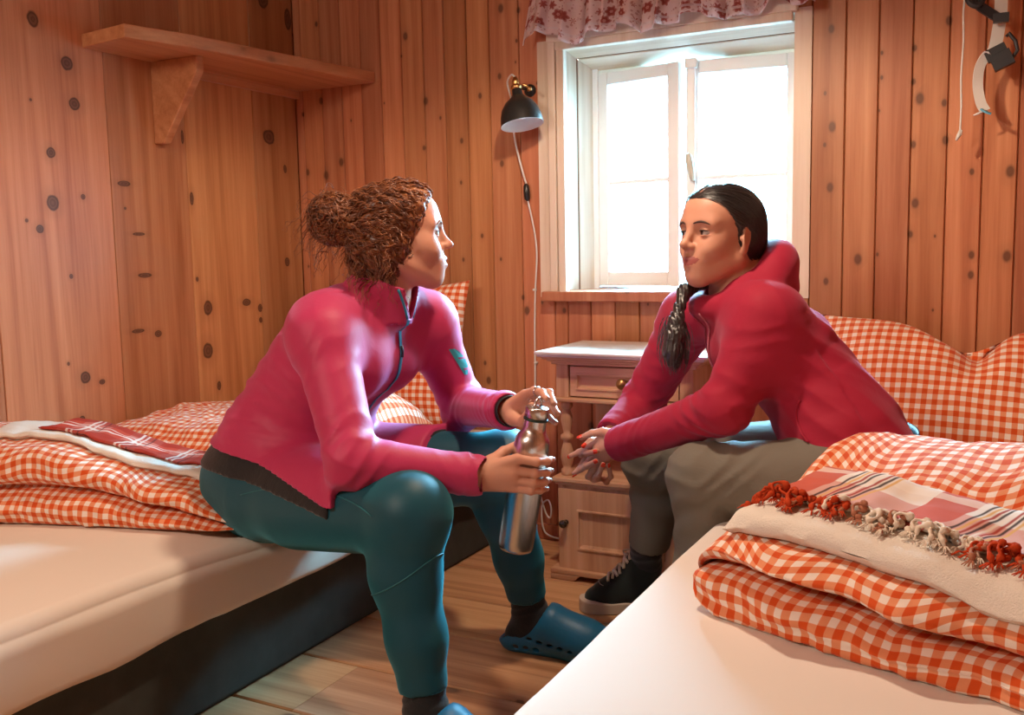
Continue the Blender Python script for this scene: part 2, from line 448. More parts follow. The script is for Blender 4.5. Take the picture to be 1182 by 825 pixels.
# fixed frame
bm = bmesh.new()
box(bm, ix0-.03, ix0+.014, YW-.03, YW+.05, WZ0, iz1+.03); box(bm, ix1-.012, ix1+.03, YW-.03, YW+.05, WZ0, iz1+.03)
box(bm, ix0, ix1, YW-.01, YW+.05, iz1-.016, iz1+.03); box(bm, ix0, ix1, YW-.01, YW+.06, WZ0-.01, .872)
obj('frame', bm, M_WHITE, win, bevel=.003)
M_GLASS = NT('window_glass', 0.02)
tr = M_GLASS.n('ShaderNodeBsdfTransparent'); gl = M_GLASS.n('ShaderNodeBsdfGlossy'); gl.inputs['Roughness'].default_value = .03
fr = M_GLASS.n('ShaderNodeFresnel'); fr.inputs[0].default_value = 1.45; mx = M_GLASS.n('ShaderNodeMixShader')
M_GLASS.L(fr.outputs[0], mx.inputs[0]); M_GLASS.L(tr.outputs[0], mx.inputs[1]); M_GLASS.L(gl.outputs[0], mx.inputs[2])
M_GLASS.L(mx.outputs[0], M_GLASS.t.nodes['Material Output'].inputs[0]); M_GLASS = M_GLASS.m
M_BRASS = plain('brass', (0.75, 0.50, 0.20), 0.28, .5, 1.0)
def casement(hx, width, ang, sgn):
    """sgn=+1: hinged at its left edge, opens into the room"""
    M = Matrix.Translation((hx, YW, 0)) @ Matrix.Rotation(-sgn*ang, 4, 'Z')
    if sgn < 0: M = M @ Matrix.Scale(-1, 4, (1, 0, 0))
    z0, z1, s = .875, 1.602, .042
    bm = bmesh.new()
    box(bm, 0, s, -.02, .02, z0, z1, M); box(bm, width-s, width, -.02, .02, z0, z1, M)
    box(bm, s, width-s, -.02, .02, z0, z0+.05, M); box(bm, s, width-s, -.02, .02, z1-s, z1, M)
    c = obj('casement', bm, M_WHITE, win, bevel=.004)
    bm = bmesh.new(); box(bm, s, width-s, -.012, .012, 1.222, 1.236, M)
    obj('glazing_bar', bm, M_WHITE, c, bevel=.002)
    for a, b in ((z0+.05, 1.222), (1.236, z1-s)):
        bm = bmesh.new(); box(bm, s-.004, width-s+.004, -.003, .003, a-.004, b+.004, M)
        obj('pane', bm, M_GLASS, c)
    bm = bmesh.new()
    for z in (.96, 1.52): 
        lathe(bm, [(.006, -.03), (.006, .03)], M @ Matrix.Translation((-.004, -.024, z)), 10)
    obj('hinge', bm, M_WHITE, c, smooth=True)
    return c, M
c1, m1 = casement(ix0+.012, .318, R(12), 1)
c2, m2 = casement(ix1-.010, .358, R(8), -1)
# espagnolette bolt and drop handle on the right casement's meeting stile
bm = bmesh.new(); wv = .358
box(bm, wv-.034, wv-.006, -.034, -.020, .90, 1.59, m2); box(bm, wv-.040, wv, -.044, -.02, 1.575, 1.606, m2)
esp = obj('bolt_cover', bm, M_WHITE, c2, bevel=.004)
bm = bmesh.new()
Mh = m2 @ Matrix.Translation((wv-.020, -.050, 1.262)) @ Matrix.Rotation(R(10), 4, 'Y')
lathe(bm, [(.004, .045), (.011, .038), (.0125, .02), (.0115, -.01), (.010, -.035), (.006, -.044), (.001, -.046)], Mh, 14)
lathe(bm, [(.007, 0), (.007, .022)], m2 @ Matrix.Translation((wv-.020, -.034, 1.285)) @ Matrix.Rotation(R(90), 4, 'X'), 12)
obj('handle', bm, plain('old_white_enamel', (0.52, 0.50, 0.42), .3, .5), c2, smooth=True)
bm = bmesh.new(); box(bm, WX0-.026, WX1+.02, YB-.052, YW-.01, WZ0-.012, .866)
obj('windowsill', bm, M_BACK, win, bevel=.004)

# ------------------------------------------------------------------ valance above the window
def make_curtain():
    root = empty('window_valance', (-.96, YB-.07, 1.86), 'gathered floral valance curtain hanging across the top of the window', 'curtain')
    bm = bmesh.new(); uv = bm.loops.layers.uv.new('UVMap')
    NU, NV = 260, 26; x0, x1 = -1.435, -.50; zt = 1.93
    g = []
    for i in range(NU+1):
        t = i/NU; col = []
        hem = 1.672 + .014*math.sin(t*23) + .008*math.sin(t*51+1) + (.022*math.exp(-((t-.06)/.05)**2)) - .018*math.exp(-((t-.0)/.03)**2) + .012*t
        for j in range(NV+1):
            s = j/NV
            amp = lerp(.006, .020, s)
            y = YB-.075 + amp*math.sin(t*62+.8*math.sin(t*9)) + .5*amp*math.sin(t*131+2) + .006*math.sin(s*5+t*12)
            x = lerp(x0+.05, x1-.03, t)*(1-s)+lerp(x0, x1, t)*s + .006*math.sin(t*90+s*2)
            col.append((bm.verts.new((x, y, lerp(zt, hem, s))), t*1.25, s*.27))
        g.append(col)
    for i in range(NU):
        for j in range(NV):
            q = (g[i][j], g[i+1][j], g[i+1][j+1], g[i][j+1])
            f = bm.faces.new([v[0] for v in q])
            for l, v in zip(f.loops, q): l[uv].uv = (v[1], v[2])
    t = NT('floral_cotton', 0.85, .15)
    u = t.n('ShaderNodeUVMap').outputs[0]
    vm = t.mapping(u, (26, 26, 1))
    vo = t.n('ShaderNodeTexVoronoi', feature='F1'); t.L(vm, vo.inputs[0]); vo.inputs['Scale'].default_value = 1; vo.inputs['Randomness'].default_value = .65
    d = vo.outputs['Distance']
    # petals: angle around the cell centre modulates the flower radius
    df = t.n('ShaderNodeVectorMath', operation='SUBTRACT'); t.L(vm, df.inputs[0]); t.L(vo.outputs['Position'], df.inputs[1])
    sp = t.n('ShaderNodeSeparateXYZ'); t.L(df.outputs[0], sp.inputs[0])
    ang = t.math('ARCTAN2', sp.outputs[1], sp.outputs[0])
    pet = t.math('MULTIPLY_ADD', t.math('COSINE', t.math('MULTIPLY', ang, 6.0)), .06, .43)
    rel = t.math('DIVIDE', d, pet)
    fl = t.ramp(rel, [(0.0, (.30, .06, .05)), (.18, (.62, .30, .26)), (.34, (.36, .085, .07)), (.78, (.50, .20, .17)), (.97, (.40, .11, .09)), (1.0, (.80, .64, .62))], 'CONSTANT')
    v2 = t.n('ShaderNodeTexVoronoi', feature='F1'); t.L(t.mapping(u, (70, 70, 1)), v2.inputs[0]); v2.inputs['Scale'].default_value = 1
    leaf = t.math('LESS_THAN', v2.outputs['Distance'], .26)
    c = t.mix(t.math('MULTIPLY', t.math('MULTIPLY', leaf, t.math('GREATER_THAN', rel, 1.0)), .65), fl, (.48, .22, .19))
    # a printed border band along the hem
    sv = t.n('ShaderNodeSeparateXYZ'); t.L(u, sv.inputs[0])
    band = t.math('MULTIPLY', t.math('GREATER_THAN', sv.outputs[1], .242), t.math('LESS_THAN', sv.outputs[1], .250))
    c = t.mix(t.math('MULTIPLY', band, .6), c, (.78, .70, .70))
    t.color(c)
    tl = t.n('ShaderNodeBsdfTranslucent'); t.L(c, tl.inputs[0]); ms = t.n('ShaderNodeMixShader'); ms.inputs[0].default_value = .32
    t.L(t.b.outputs[0], ms.inputs[1]); t.L(tl.outputs[0], ms.inputs[2]); t.L(ms.outputs[0], t.t.nodes['Material Output'].inputs[0])
    o = obj('cloth', bm, t.m, smooth=True); so = o.modifiers.new('solid', 'SOLIDIFY'); so.thickness = .0012
    adopt(o, root)
    bm = bmesh.new(); tube(bm, [(x0, YB-.07, 1.915), (x1+.03, YB-.07, 1.915)], .007, 12)
    tube(bm, [(x0+.04, YB-.07, 1.915), (x0+.04, YB, 1.915)], .005, 8); tube(bm, [(x1-.04, YB-.07, 1.915), (x1-.04, YB, 1.915)], .005, 8)
    adopt(obj('rod', bm, M_BRASS, smooth=True), root)
make_curtain()

# ------------------------------------------------------------------ wall shelf
def make_shelf():
    root = empty('wall_shelf', (XL, 2.45, 1.62), 'chunky pine board shelf on the left plank wall with a triangular bracket', 'shelf')
    z0, z1 = 1.622, 1.660
    bm = bmesh.new()
    pts = [(XL, 1.985), (XL+.012, 1.985), (XL+.165, 1.945+.012), (XL+.235, 2.150), (XL+.385, YB-.002), (XL, YB-.002)]
    pts = [(XL, 1.985), (XL+.01, 1.975), (XL+.215, 1.95), (XL+.27, 2.155), (XL+.375, YB-.002), (XL, YB-.002)]
    prism(bm, [(x, y, z0) for x, y in pts], (0, 0, z1-z0))
    adopt(obj('board', bm, M_PINE, bevel=.003), root)
    bm = bmesh.new()
    y0, y1 = 2.232, 2.262
    prism(bm, [(XL, y0, z0), (XL+.20, y0, z0), (XL+.20, y0, z0-.045), (XL+.040, y0, z0-.255), (XL, y0, z0-.255)], (0, y1-y0, 0))
    adopt(obj('bracket', bm, M_PINE, bevel=.003), root)
    bm = bmesh.new(); box(bm, XL, XL+.022, 2.262, YB-.002, z0-.026, z0)
    adopt(obj('cleat', bm, M_PINE, bevel=.002), root)
make_shelf()

# ------------------------------------------------------------------ wall lamp
def make_lamp():
    root = empty('wall_lamp', (-1.445, YB, 1.50), 'black metal shade wall lamp with brass socket left of the window', 'lamp')
    M_BLK = plain('black_enamel', (0.018, 0.020, 0.020), .32, .5)
    M_IN = plain('white_enamel_inside', (0.80, 0.82, 0.82), .5, .4)
    M_CORD = plain('white_textile_cord', (0.70, 0.70, 0.68), .7, .3)
    top = Vector((-1.437, 2.815, 1.560)); ax = Vector((.20, -.10, -.97)).normalized()
    M = axis_frame(top, ax)
    H = .158
    prof = [(.013, .034), (.016, .040), (.017, .056), (.024, .066), (.046, .084), (.060, .106), (.067, .130), (.070, H)]
    prof_in = [(r-.0022, h) for r, h in prof[::-1]]
    bm = bmesh.new(); lathe(bm, prof, M, 48, cap=False)
    sh = adopt(obj('shade', bm, M_BLK, smooth=True), root)
    bm = bmesh.new(); lathe(bm, [(.070, H)]+prof_in+[(.0, .034)], M, 48, cap=False)
    adopt(obj('shade_lining', bm, M_IN, smooth=True), root)
    bm = bmesh.new(); lathe(bm, [(.0, -.004), (.006, -.002), (.008, .006), (.011, .008), (.012, .020), (.010, .022), (.0135, .026), (.019, .030), (.019, .036), (.014, .040)], M, 28, cap=False)
    so = adopt(obj('socket', bm, M_BRASS, smooth=True), root)
    bm = bmesh.new()
    tube(bm, [M @ Vector((.016, .012, .026)), M @ Vector((.030, .016, .030)), M @ Vector((.034, .018, .040))], .004, 10)
    lathe(bm, [(.0, -.006), (.008, -.005), (.008, .005), (.0, .006)], M @ Matrix.Translation((.036, .020, .042)), 14, cap=False)
    adopt(obj('thumbscrew', bm, M_BRASS, smooth=True), root)
    # pivot arm back to the wall
    bm = bmesh.new(); tube(bm, [M @ Vector((0, 0, .028)), (-1.437, 2.86, 1.535), (-1.437, YB, 1.535)], .006, 12)
    lathe(bm, [(.020, 0), (.020, .010), (.014, .016), (.0, .017)], axis_frame((-1.437, YB, 1.535), (0, -1, 0)), 28, cap=False)
    adopt(obj('wall_arm', bm, M_BLK, smooth=True), root)
    bm = bmesh.new(); lathe(bm, [(.0, .040), (.012, .045), (.014, .060), (.026, .090), (.030, .112), (.022, .132), (.0, .140)], M, 24, cap=False)
    adopt(obj('bulb', bm, plain('frosted_bulb', (.85, .85, .82), .3, .5), smooth=True), root)
    # cord: loops up from the socket, hangs through the switch and down to the floor socket
    p = [M @ Vector((0, 0, -.003)), top+Vector((-.018, .010, .012)), (-1.488, 2.86, 1.555), (-1.494, 2.90, 1.50), (-1.494, 2.905, 1.43), (-1.487, 2.91, 1.36), (-1.466, 2.915, 1.27), (-1.453, 2.918, 1.225)]
    bm = bmesh.new(); tube(bm, spline(p, 8), .0034, 10)
    q = [(-1.449, 2.917, 1.172), (-1.437, 2.917, 1.12), (-1.424, 2.918, 1.05), (-1.420, 2.919, .98), (-1.428, 2.920, .87), (-1.433, 2.920, .74), (-1.434, 2.920, .62), (-1.436, 2.920, .45), (-1.43, 2.915, .22), (-1.40, 2.905, .11), (-1.375, 2.895, .085), (-1.37, 2.895, .12), (-1.385, 2.902, .145), (-1.41, 2.905, .12), (-1.405, 2.90, .05), (-1.38, 2.90, .02), (-1.30, 2.90, .012)]
    tube(bm, spline(q, 8), .0030, 10)
    adopt(obj('cord', bm, M_CORD, smooth=True), root)
    bm = bmesh.new(); lathe(bm, [(.003, -.030), (.010, -.024), (.011, 0), (.010, .020), (.005, .028), (.0, .029)], axis_frame((-1.451, 2.914, 1.20), (-.08, 0, 1)), 16, cap=False)
    adopt(obj('cord_switch', bm, M_BLK, smooth=True), root)
    for z in (.87, .62):
        bm = bmesh.new(); box(bm, -1.4365, -1.4265, YB-.016, YB, z-.004, z+.004)
        adopt(obj('cord_clip', bm, M_CORD, bevel=.002), root)
make_lamp()

# ------------------------------------------------------------------ nightstand
def make_nightstand():
    root = empty('nightstand', (-1.0, 2.75, 0), 'carved pine nightstand with a drawer, an open niche and a panelled door under the window', 'nightstand')
    W_ = wood('limed_pine', (0.62, 0.36, 0.21), (0.46, 0.235, 0.125), (0.71, 0.455, 0.29), 'z', small_knots=.25, sk_scale=(9, 9, 4), rough=.5)
    WX = wood('limed_pine_flat', (0.62, 0.36, 0.21), (0.46, 0.235, 0.125), (0.71, 0.455, 0.29), 'x', small_knots=.25, sk_scale=(4, 9, 9), rough=.5)
    M_TOP = wood('pale_scrubbed_top', (0.72, 0.66, 0.60), (0.60, 0.53, 0.46), (0.78, 0.73, 0.68), 'x', rough=.4)
    X0, X1, Y0, Y1 = -1.200, -.775, 2.585, 2.905
    part = lambda nm, bm, m=W_, bv=.003, sm=False: adopt(obj(nm, bm, m, bevel=bv, smooth=sm), root)
    # top with moulded edge
    bm = bmesh.new()
    def slab(off, z0, z1): box(bm, X0-off, X1+off, Y0-off, Y1, z0, z1)
    slab(.050, .694, .703); slab(.044, .687, .694)
    part('top', bm, M_TOP, .003)
    bm = bmesh.new(); 
    for off, z0, z1 in ((.034, .679, .687), (.022, .671, .679), (.012, .662, .671)): slab(off, z0, z1)
    part('cornice', bm, WX, .003)
    # carcass of the upper box: sides, rails
    bm = bmesh.new()
    box(bm, X0, X0+.040, Y0, Y1, .560, .662); box(bm, X1-.040, X1, Y0, Y1, .560, .662); box(bm, X0, X1, Y1-.015, Y1, .05, .662)
    box(bm, X0+.04, X1-.04, Y0+.02, Y1, .650, .662)
    box(bm, X1-.025, X1, Y0+.09, Y1, .06, .56)
    part('carcass', bm)
    bm = bmesh.new(); box(bm, X0-.010, X1+.010, Y0-.014, Y1, .549, .562); part('middle_shelf', bm, WX, .004)
    def panel_front(nm, x0, x1, z0, z1, fr, y, m):
        b = bmesh.new()
        # mitred frame with a sunk field
        o = [(x0, z0), (x1, z0), (x1, z1), (x0, z1)]; i1 = [(x0+fr, z0+fr), (x1-fr, z0+fr), (x1-fr, z1-fr), (x0+fr, z1-fr)]
        i2 = [(x0+fr+.006, z0+fr+.006), (x1-fr-.006, z0+fr+.006), (x1-fr-.006, z1-fr-.006), (x0+fr+.006, z1-fr-.006)]
        i3 = [(x0+fr+.014, z0+fr+.014), (x1-fr-.014, z0+fr+.014), (x1-fr-.014, z1-fr-.014), (x0+fr+.014, z1-fr-.014)]
        lv = [(o, y+.018), (o, y), (i1, y), (i1, y-.004), (i2, y-.004), (i2, y+.006), (i3, y+.010)]
        rings = [[b.verts.new((p[0], yy, p[1])) for p in q] for q, yy in lv]
        for a, c in zip(rings, rings[1:]):
            for k in range(4): b.faces.new((a[k], a[(k+1) % 4], c[(k+1) % 4], c[k]))
        b.faces.new(rings[-1]); b.faces.new(rings[0][::-1])
        return part(nm, b, m, .0012)
    dr = panel_front('drawer', X0+.044, X1-.044, .566, .656, .020, Y0+.004, WX)
    kn = bmesh.new(); Mk = axis_frame((-.985, Y0+.010, .612), (0, -1, 0))
    lathe(kn, [(.010, 0), (.011, .004), (.006, .008), (.007, .014), (.0145, .020), (.016, .027), (.012, .034), (.0, .037)], Mk, 24, cap=False)
    k = obj('knob', kn, plain('aged_brass', (.42, .25, .10), .35, .5, .9), smooth=True); adopt(k, root); k.parent = dr; k.matrix_parent_inverse = Matrix.Identity(4); k.location = (0, 0, 0)
    k.matrix_parent_inverse = (Matrix.Translation(root.location) @ dr.matrix_parent_inverse).inverted()
    # turned columns in the niche
    colp = [(.017, .318), (.019, .322), (.019, .335), (.012, .342), (.016, .352), (.020, .372), (.019, .392), (.012, .418), (.010, .424), (.019, .430), (.020, .436), (.019, .442), (.010, .448), (.013, .462), (.018, .488), (.017, .505), (.011, .520), (.016, .526), (.019, .530), (.019, .549)]
    for x in (X0+.022, X1-.022):
        b = bmesh.new(); lathe(b, [(r, z) for r, z in colp], Matrix.Translation((x, Y0+.026, 0)), 24); part('column', b, W_, 0, True)
    # base
    bm = bmesh.new(); box(bm, X0-.012, X1+.012, Y0-.016, Y1, .302, .318); box(bm, X0-.006, X1+.006, Y0-.010, Y1, .294, .302); part('lower_shelf', bm, WX, .004)
    bm = bmesh.new(); box(bm, X0, X0+.018, Y0+.002, Y1, .03, .294); box(bm, X1-.018, X1, Y0+.002, Y1, .03, .294); box(bm, X0, X1, Y0+.02, Y1, .03, .06); box(bm, X0+.018, X1-.018, Y0+.002, Y0+.02, .28, .294); part('base_box', bm)
    d = panel_front('door', X0+.004, X1-.020, .034, .282, .062, Y0-.006, W_)
    kb = bmesh.new(); Mk = axis_frame((X0+.030, Y0-.006, .178), (0, -1, 0))
    lathe(kb, [(.008, 0), (.008, .004), (.005, .008), (.006, .014), (.0115, .019), (.013, .026), (.010, .032), (.0, .034)], Mk, 20, cap=False)
    k2 = obj('knob', kb, plain('dark_polished_knob', (.035, .018, .012), .12, .7), smooth=True)
    k2.parent = d; k2.matrix_parent_inverse = (Matrix.Translation(root.location) @ d.matrix_parent_inverse).inverted()
    bm = bmesh.new(); box(bm, X0-.018, X1+.018, Y0-.024, Y1, .018, .034)
    prism(bm, [(X0-.018, Y0-.024, 0), (X0+.06, Y0-.024, 0), (X0+.08, Y0-.024, .018), (X0-.018, Y0-.024, .018)], (0, .30, 0))
    prism(bm, [(X1+.018, Y0-.024, 0), (X1+.018, Y0-.024, .018), (X1-.08, Y0-.024, .018), (X1-.06, Y0-.024, 0)], (0, .30, 0))
    part('plinth', bm, WX, .003)
make_nightstand()
# ------------------------------------------------------------------ cloth
def gingham(name, period, col, colmid, white, wobble=.0):
    t = NT(name, .85, .12)
    u = t.n('ShaderNodeUVMap').outputs[0]
    if wobble:
        nz = t.n('ShaderNodeTexNoise'); t.L(u, nz.inputs['Vector']); nz.inputs['Scale'].default_value = 7; nz.inputs['Detail'].default_value = 1
        off = t.n('ShaderNodeVectorMath', operation='MULTIPLY_ADD'); t.L(nz.outputs['Color'], off.inputs[0]); off.inputs[1].default_value = (wobble,)*3; t.L(u, off.inputs[2]); u = off.outputs[0]
    s = t.n('ShaderNodeSeparateXYZ'); t.L(u, s.inputs[0])
    def stripe(o): 
        f = t.math('FRACT', t.math('DIVIDE', o, period))
        tri = t.math('ABSOLUTE', t.math('SUBTRACT', f, .5))            # 0 centre .. .5
        return t.math('SUBTRACT', 1.0, t.math('MULTIPLY', t.math('SUBTRACT', tri, .235, clamp=True), 30.0), clamp=True)
    a, b = stripe(s.outputs[0]), stripe(s.outputs[1])
    sm = t.math('MULTIPLY', t.math('ADD', a, b), .5)
    c = t.ramp(sm, [(0, white), (.5, colmid), (1, col)])
    fz = t.noise(t.mapping(u, (900, 900, 1)), 1, 2)
    c = t.mix(.10, c, t.ramp(fz, [(.3, (.55, .45, .40)), (.7, (1, 1, 1))]), 'MULTIPLY')
    t.color(c)
    big = t.noise(t.mapping(u, (26, 26, 1)), 1, 4, .6, .7)
    t.bump(big, .25, .006)
    t.b.inputs['Sheen Weight'].default_value = .15
    return t.m
ORANGE, ORMID, OWHITE = (0.66, 0.090, 0.016), (0.77, 0.300, 0.150), (0.86, 0.76, 0.68)
M_GING = gingham('orange_gingham', .0245, ORANGE, ORMID, OWHITE, .006)
M_GINGB = gingham('orange_gingham_large', .026, ORANGE, ORMID, OWHITE, .006)
M_SHEET = plain('cream_fitted_sheet', (0.80, 0.72, 0.62), .8, .2, bump=(18, .10, .004))
M_SHEET_W = plain('white_fitted_sheet', (0.80, 0.75, 0.69), .8, .2, bump=(18, .08, .004))
M_BASE = plain('dark_green_bed_base', (0.060, 0.066, 0.058), .85, .2, bump=(420, .35, .001), noisy=.15)
M_TERRY = plain('white_terry', (0.83, 0.77, 0.68), .95, .1, bump=(380, .9, .0025))

def nz(p, s, seed=0.0):
    return mnoise.noise(Vector((p[0]*s+seed*13.1, p[1]*s-seed*7.7, p[2]*s+seed*3.3)))

def rounded_slab(name, x0, x1, y0, y1, z0, z1, rad, mat, sag=None, n=40, wav=.004, hem=0.0):
    """mattress: superellipse rounded box built as a grid wrapped over top and sides"""
    bm = bmesh.new(); rings = []
    prof = []
    for k in range(9):
        a = k/8*math.pi/2; prof.append((rad-rad*math.sin(a), z1-rad+rad*math.cos(a)))       # inset, z (k=0 is top)
    prof = [(rad*6, z1), (rad*3.5, z1), (rad*2, z1)] + prof
    low = rad*.7
    for k in range(5): prof.append((0, lerp(z1-rad, z0+low, k/4)))
    for k in range(1, 5):
        a = k/4*math.pi/2; prof.append((low-low*math.cos(a), z0+low-low*math.sin(a)))
    def ring(ins, z):
        out = []
        X0, X1, Y0, Y1 = x0+ins, x1-ins, y0+ins, y1-ins
        rc = max(.012, .075-ins*.8); m = 10
        cs = [(X1-rc, Y1-rc, 0), (X0+rc, Y1-rc, 90), (X0+rc, Y0+rc, 180), (X1-rc, Y0+rc, 270)]
        for ci, (cx, cy, a0) in enumerate(cs):
            for i in range(m+1):
                a = R(a0+90*i/m); out.append((cx+rc*math.cos(a), cy+rc*math.sin(a), z))
            nx = cs[(ci+1) % 4]; pe = out[-1]; an = R(nx[2]); q = (nx[0]+rc*math.cos(an), nx[1]+rc*math.sin(an))
            for i in range(1, n): out.append((lerp(pe[0], q[0], i/n), lerp(pe[1], q[1], i/n), z))
        return out
    for ins, z in prof:
        r = []
        for p in ring(ins, z):
            v = Vector(p)
            wv = wav*(nz(v, 5)+.5*nz(v, 13))
            if z < z1-rad: 
                v.x += wv*1.5*(1 if v.x > (x0+x1)/2 else -1)
                if z < z0+low: v.z += hem*(nz(v, 6, 3)+.4*nz(v, 17, 2))
            else: v.z += wv*.6
            if sag: v.z += sag(v.x, v.y)*min(1, max(0, (v.z-z0)/(z1-z0)))
            r.append(bm.verts.new(v))
        rings.append(r)
    for a, b in zip(rings, rings[1:]):
        k = len(a)
        for i in range(k): bm.faces.new((a[i], a[(i+1) % k], b[(i+1) % k], b[i]))
    # inner grid of the top
    top = rings[0]; c = bm.verts.new(sum((v.co for v in top), Vector())/len(top))
    if sag: pass
    for i in range(len(top)): bm.faces.new((top[i], top[(i+1) % len(top)], c))
    bm.faces.new(rings[-1][::-1])
    return obj(name, bm, mat, smooth=True)

# ------------------------------------------------------------------ beds
LB = dict(x0=XL+.012, x1=-1.50, y0=.72, y1=2.90, z0=.215, z1=.380)
RB = dict(x0=-.555, x1=.70, y0=.62, y1=2.905, z0=.235, z1=.415)
def bed(label, B, mat, sag, hem, facing):
    root = empty('bed', ((B['x0']+B['x1'])/2, (B['y0']+B['y1'])/2, 0), label, 'bed')
    adopt(rounded_slab('mattress', **B, rad=.030, mat=mat, sag=sag, hem=hem), root)
    bm = bmesh.new()
    bx0, bx1 = (B['x0'], B['x1']-.045) if facing > 0 else (B['x0']+.045, B['x1'])
    box(bm, bx0, bx1, B['y0']+.02, B['y1'], .0, B['z0']+.02)
    adopt(obj('bed_base', bm, M_BASE, bevel=.012), root)
    return root
gauss = lambda x, y, cx, cy, sx, sy: math.exp(-((x-cx)/sx)**2-((y-cy)/sy)**2)
bed('low single bed with a dark base and cream fitted sheet along the left plank wall', LB, M_SHEET,
    lambda x, y: -.030*gauss(x, y, -1.50, 1.76, .16, .28), .012, 1)
bed('low single bed with a white fitted sheet in the right foreground', RB, M_SHEET_W,
    lambda x, y: -.030*gauss(x, y, -.40, 2.2, .16, .25), .004, -1)

# ------------------------------------------------------------------ soft shapes
def swept(name, O, ang, length, prof_fn, mat, nu=110, end0=.06, end1=.06, wr=.006, seed=0, uvs=1.0, sag=None):
    """closed profile (list of (b, z)) swept along a; a,b are axes turned by ang. ends are drawn together. UV in metres."""
    a_ax = Vector((math.cos(ang), math.sin(ang), 0)); b_ax = Vector((-math.sin(ang), math.cos(ang), 0))
    bm = bmesh.new(); uv = bm.loops.layers.uv.new('UVMap'); rings = []; n = None
    ts = []
    for i in range(nu+1):
        s = i/nu; ts.append(.5-.5*math.cos(math.pi*s) if False else s)
    # extra rings at both ends to round them
    al = []
    for k in range(7): al.append((end0*(1-math.cos(k/6*math.pi/2)), math.sin(k/6*math.pi/2)))
    inner = [(lerp(end0, length-end1, (i+1)/(nu+1)), 1.0) for i in range(nu)]
    al = al+inner
    for k in range(7): al.append((length-end1*(1-math.cos((6-k)/6*math.pi/2)), math.sin((6-k)/6*math.pi/2)))
    for (a, e) in al:
        P = prof_fn(a/length)
        cb = sum(p[0] for p in P)/len(P); zb = min(p[1] for p in P); zc = sum(p[1] for p in P)/len(P)
        arc = 0; ring = []; prev = None
        for (b, z) in P:
            if prev: arc += math.hypot(b-prev[0], z-prev[1])
            prev = (b, z)
            bb = cb+(b-cb)*(.80+.20*e); zz = zb+ (z-zb)*e*1.0 + (1-e)*(zc-zb)*.62
            p = Vector(O)+a_ax*a+b_ax*bb; p.z = zz
            amt = wr*(nz(p, 9, seed)+.6*nz((p.x*1.0, p.y*1.0, p.z*2.2), 21, seed)+.35*nz(p, 47, seed))
            d = (b_ax*(bb-cb)+Vector((0, 0, (zz-zc)*1.6)))
            if d.length > 1e-6: d.normalize()
            if zz > zb+.012: p += d*amt + a_ax*(wr*.7*nz(p, 16, seed+5))
            if sag: p.z += sag(p.x, p.y, p.z)
            ring.append((bm.verts.new(p), a*uvs, arc*uvs))
        rings.append(ring)
    for A, B in zip(rings, rings[1:]):
        k = len(A)
        for i in range(k):
            j = (i+1) % k
            q = (A[i], A[j], B[j], B[i])
            f = bm.faces.new([v[0] for v in q])
            vv = [(v[1], v[2]) for v in q]
            if j == 0: vv[1] = (vv[1][0], A[i][2]+.01); vv[2] = (vv[2][0], B[i][2]+.01)
            for l, t in zip(f.loops, vv): l[uv].uv = t
    for ring in (rings[0], rings[-1]):
        c = bm.verts.new(sum((v[0].co for v in ring), Vector())/len(ring))
        cz = sum(v[0].co.z for v in ring)/len(ring)
        for i in range(len(ring)):
            j = (i+1) % len(ring)
            f = bm.faces.new((ring[i][0], ring[j][0], c))
            for l in f.loops: l[uv].uv = ((l.vert.co-Vector(O)).dot(b_ax)*uvs, l.vert.co.z*uvs)
    return obj(name, bm, mat, smooth=True)

def smooth_profile(pts, n=10):
    """closed Catmull-Rom through pts"""
    P = [Vector((p[0], p[1], 0)) for p in pts]; N = len(P); out = []
    for i in range(N):
        a, b, c, d = P[(i-1) % N], P[i], P[(i+1) % N], P[(i+2) % N]
        for k in range(n):
            t = k/n; v = 0.5*((2*b)+(c-a)*t+(2*a-5*b+4*c-d)*t*t+(3*b-a-3*c+d)*t**3)
            out.append((v.x, v.y))
    return out

BVHS = {}
def bvh_of(o):
    dg = bpy.context.evaluated_depsgraph_get(); 
    me = o.data; me.calc_loop_triangles()
    mw = o.matrix_world if o.parent is None else Matrix.Translation((0, 0, 0))
    return BVHTree.FromPolygons([v.co.copy() for v in me.vertices], [tuple(p.vertices) for p in me.polygons])
def drop(bv, x, y, z=3.0, default=.4):
    h = bv.ray_cast(Vector((x, y, z)), Vector((0, 0, -1)))
    return h[0].z if h[0] is not None else default

# ---- left bed bedding
def prof_left(t):
    zb = .379; w1 = .50; k = math.sin(t*9)*.010
    hgt = .188-.150*max(0, (t-.35)/.65)**1.2 + .006*math.sin(t*17)
    fz = zb+hgt*(.50+.05*math.sin(t*11+1))
    fr = .012*math.sin(t*13)+.008*math.sin(t*29+2)
    back = lerp(.40, .46, t)
    q = hgt/.175
    pts = [(back, zb), (.2, zb), (.03, zb), (-.004+fr*.4, zb+.028*q), (.0+fr*.3, fz-.032*q), (.026, fz-.010*q), (.060, fz+.002), (.030+fr*.5, fz+.012*q), (.006+fr, fz+.034*q), (.012+fr, zb+hgt-.020*q), (.045+fr, zb+hgt-.002), (.12, zb+hgt+.004), (.24, zb+hgt-.006+k), (.34, zb+hgt-.012), (back, zb+hgt*.75), (back+.03, zb+hgt*.4)]
    return smooth_profile(pts, 7)
dl = swept('folded_duvet', (-2.395, 1.298, 0), R(16.8), .915, prof_left, M_GING, nu=120, end0=.05, end1=.10, wr=.010, seed=1)
tag(dl, 'folded orange gingham duvet stack under a towel on the left bed, beside the plank wall', 'duvet')
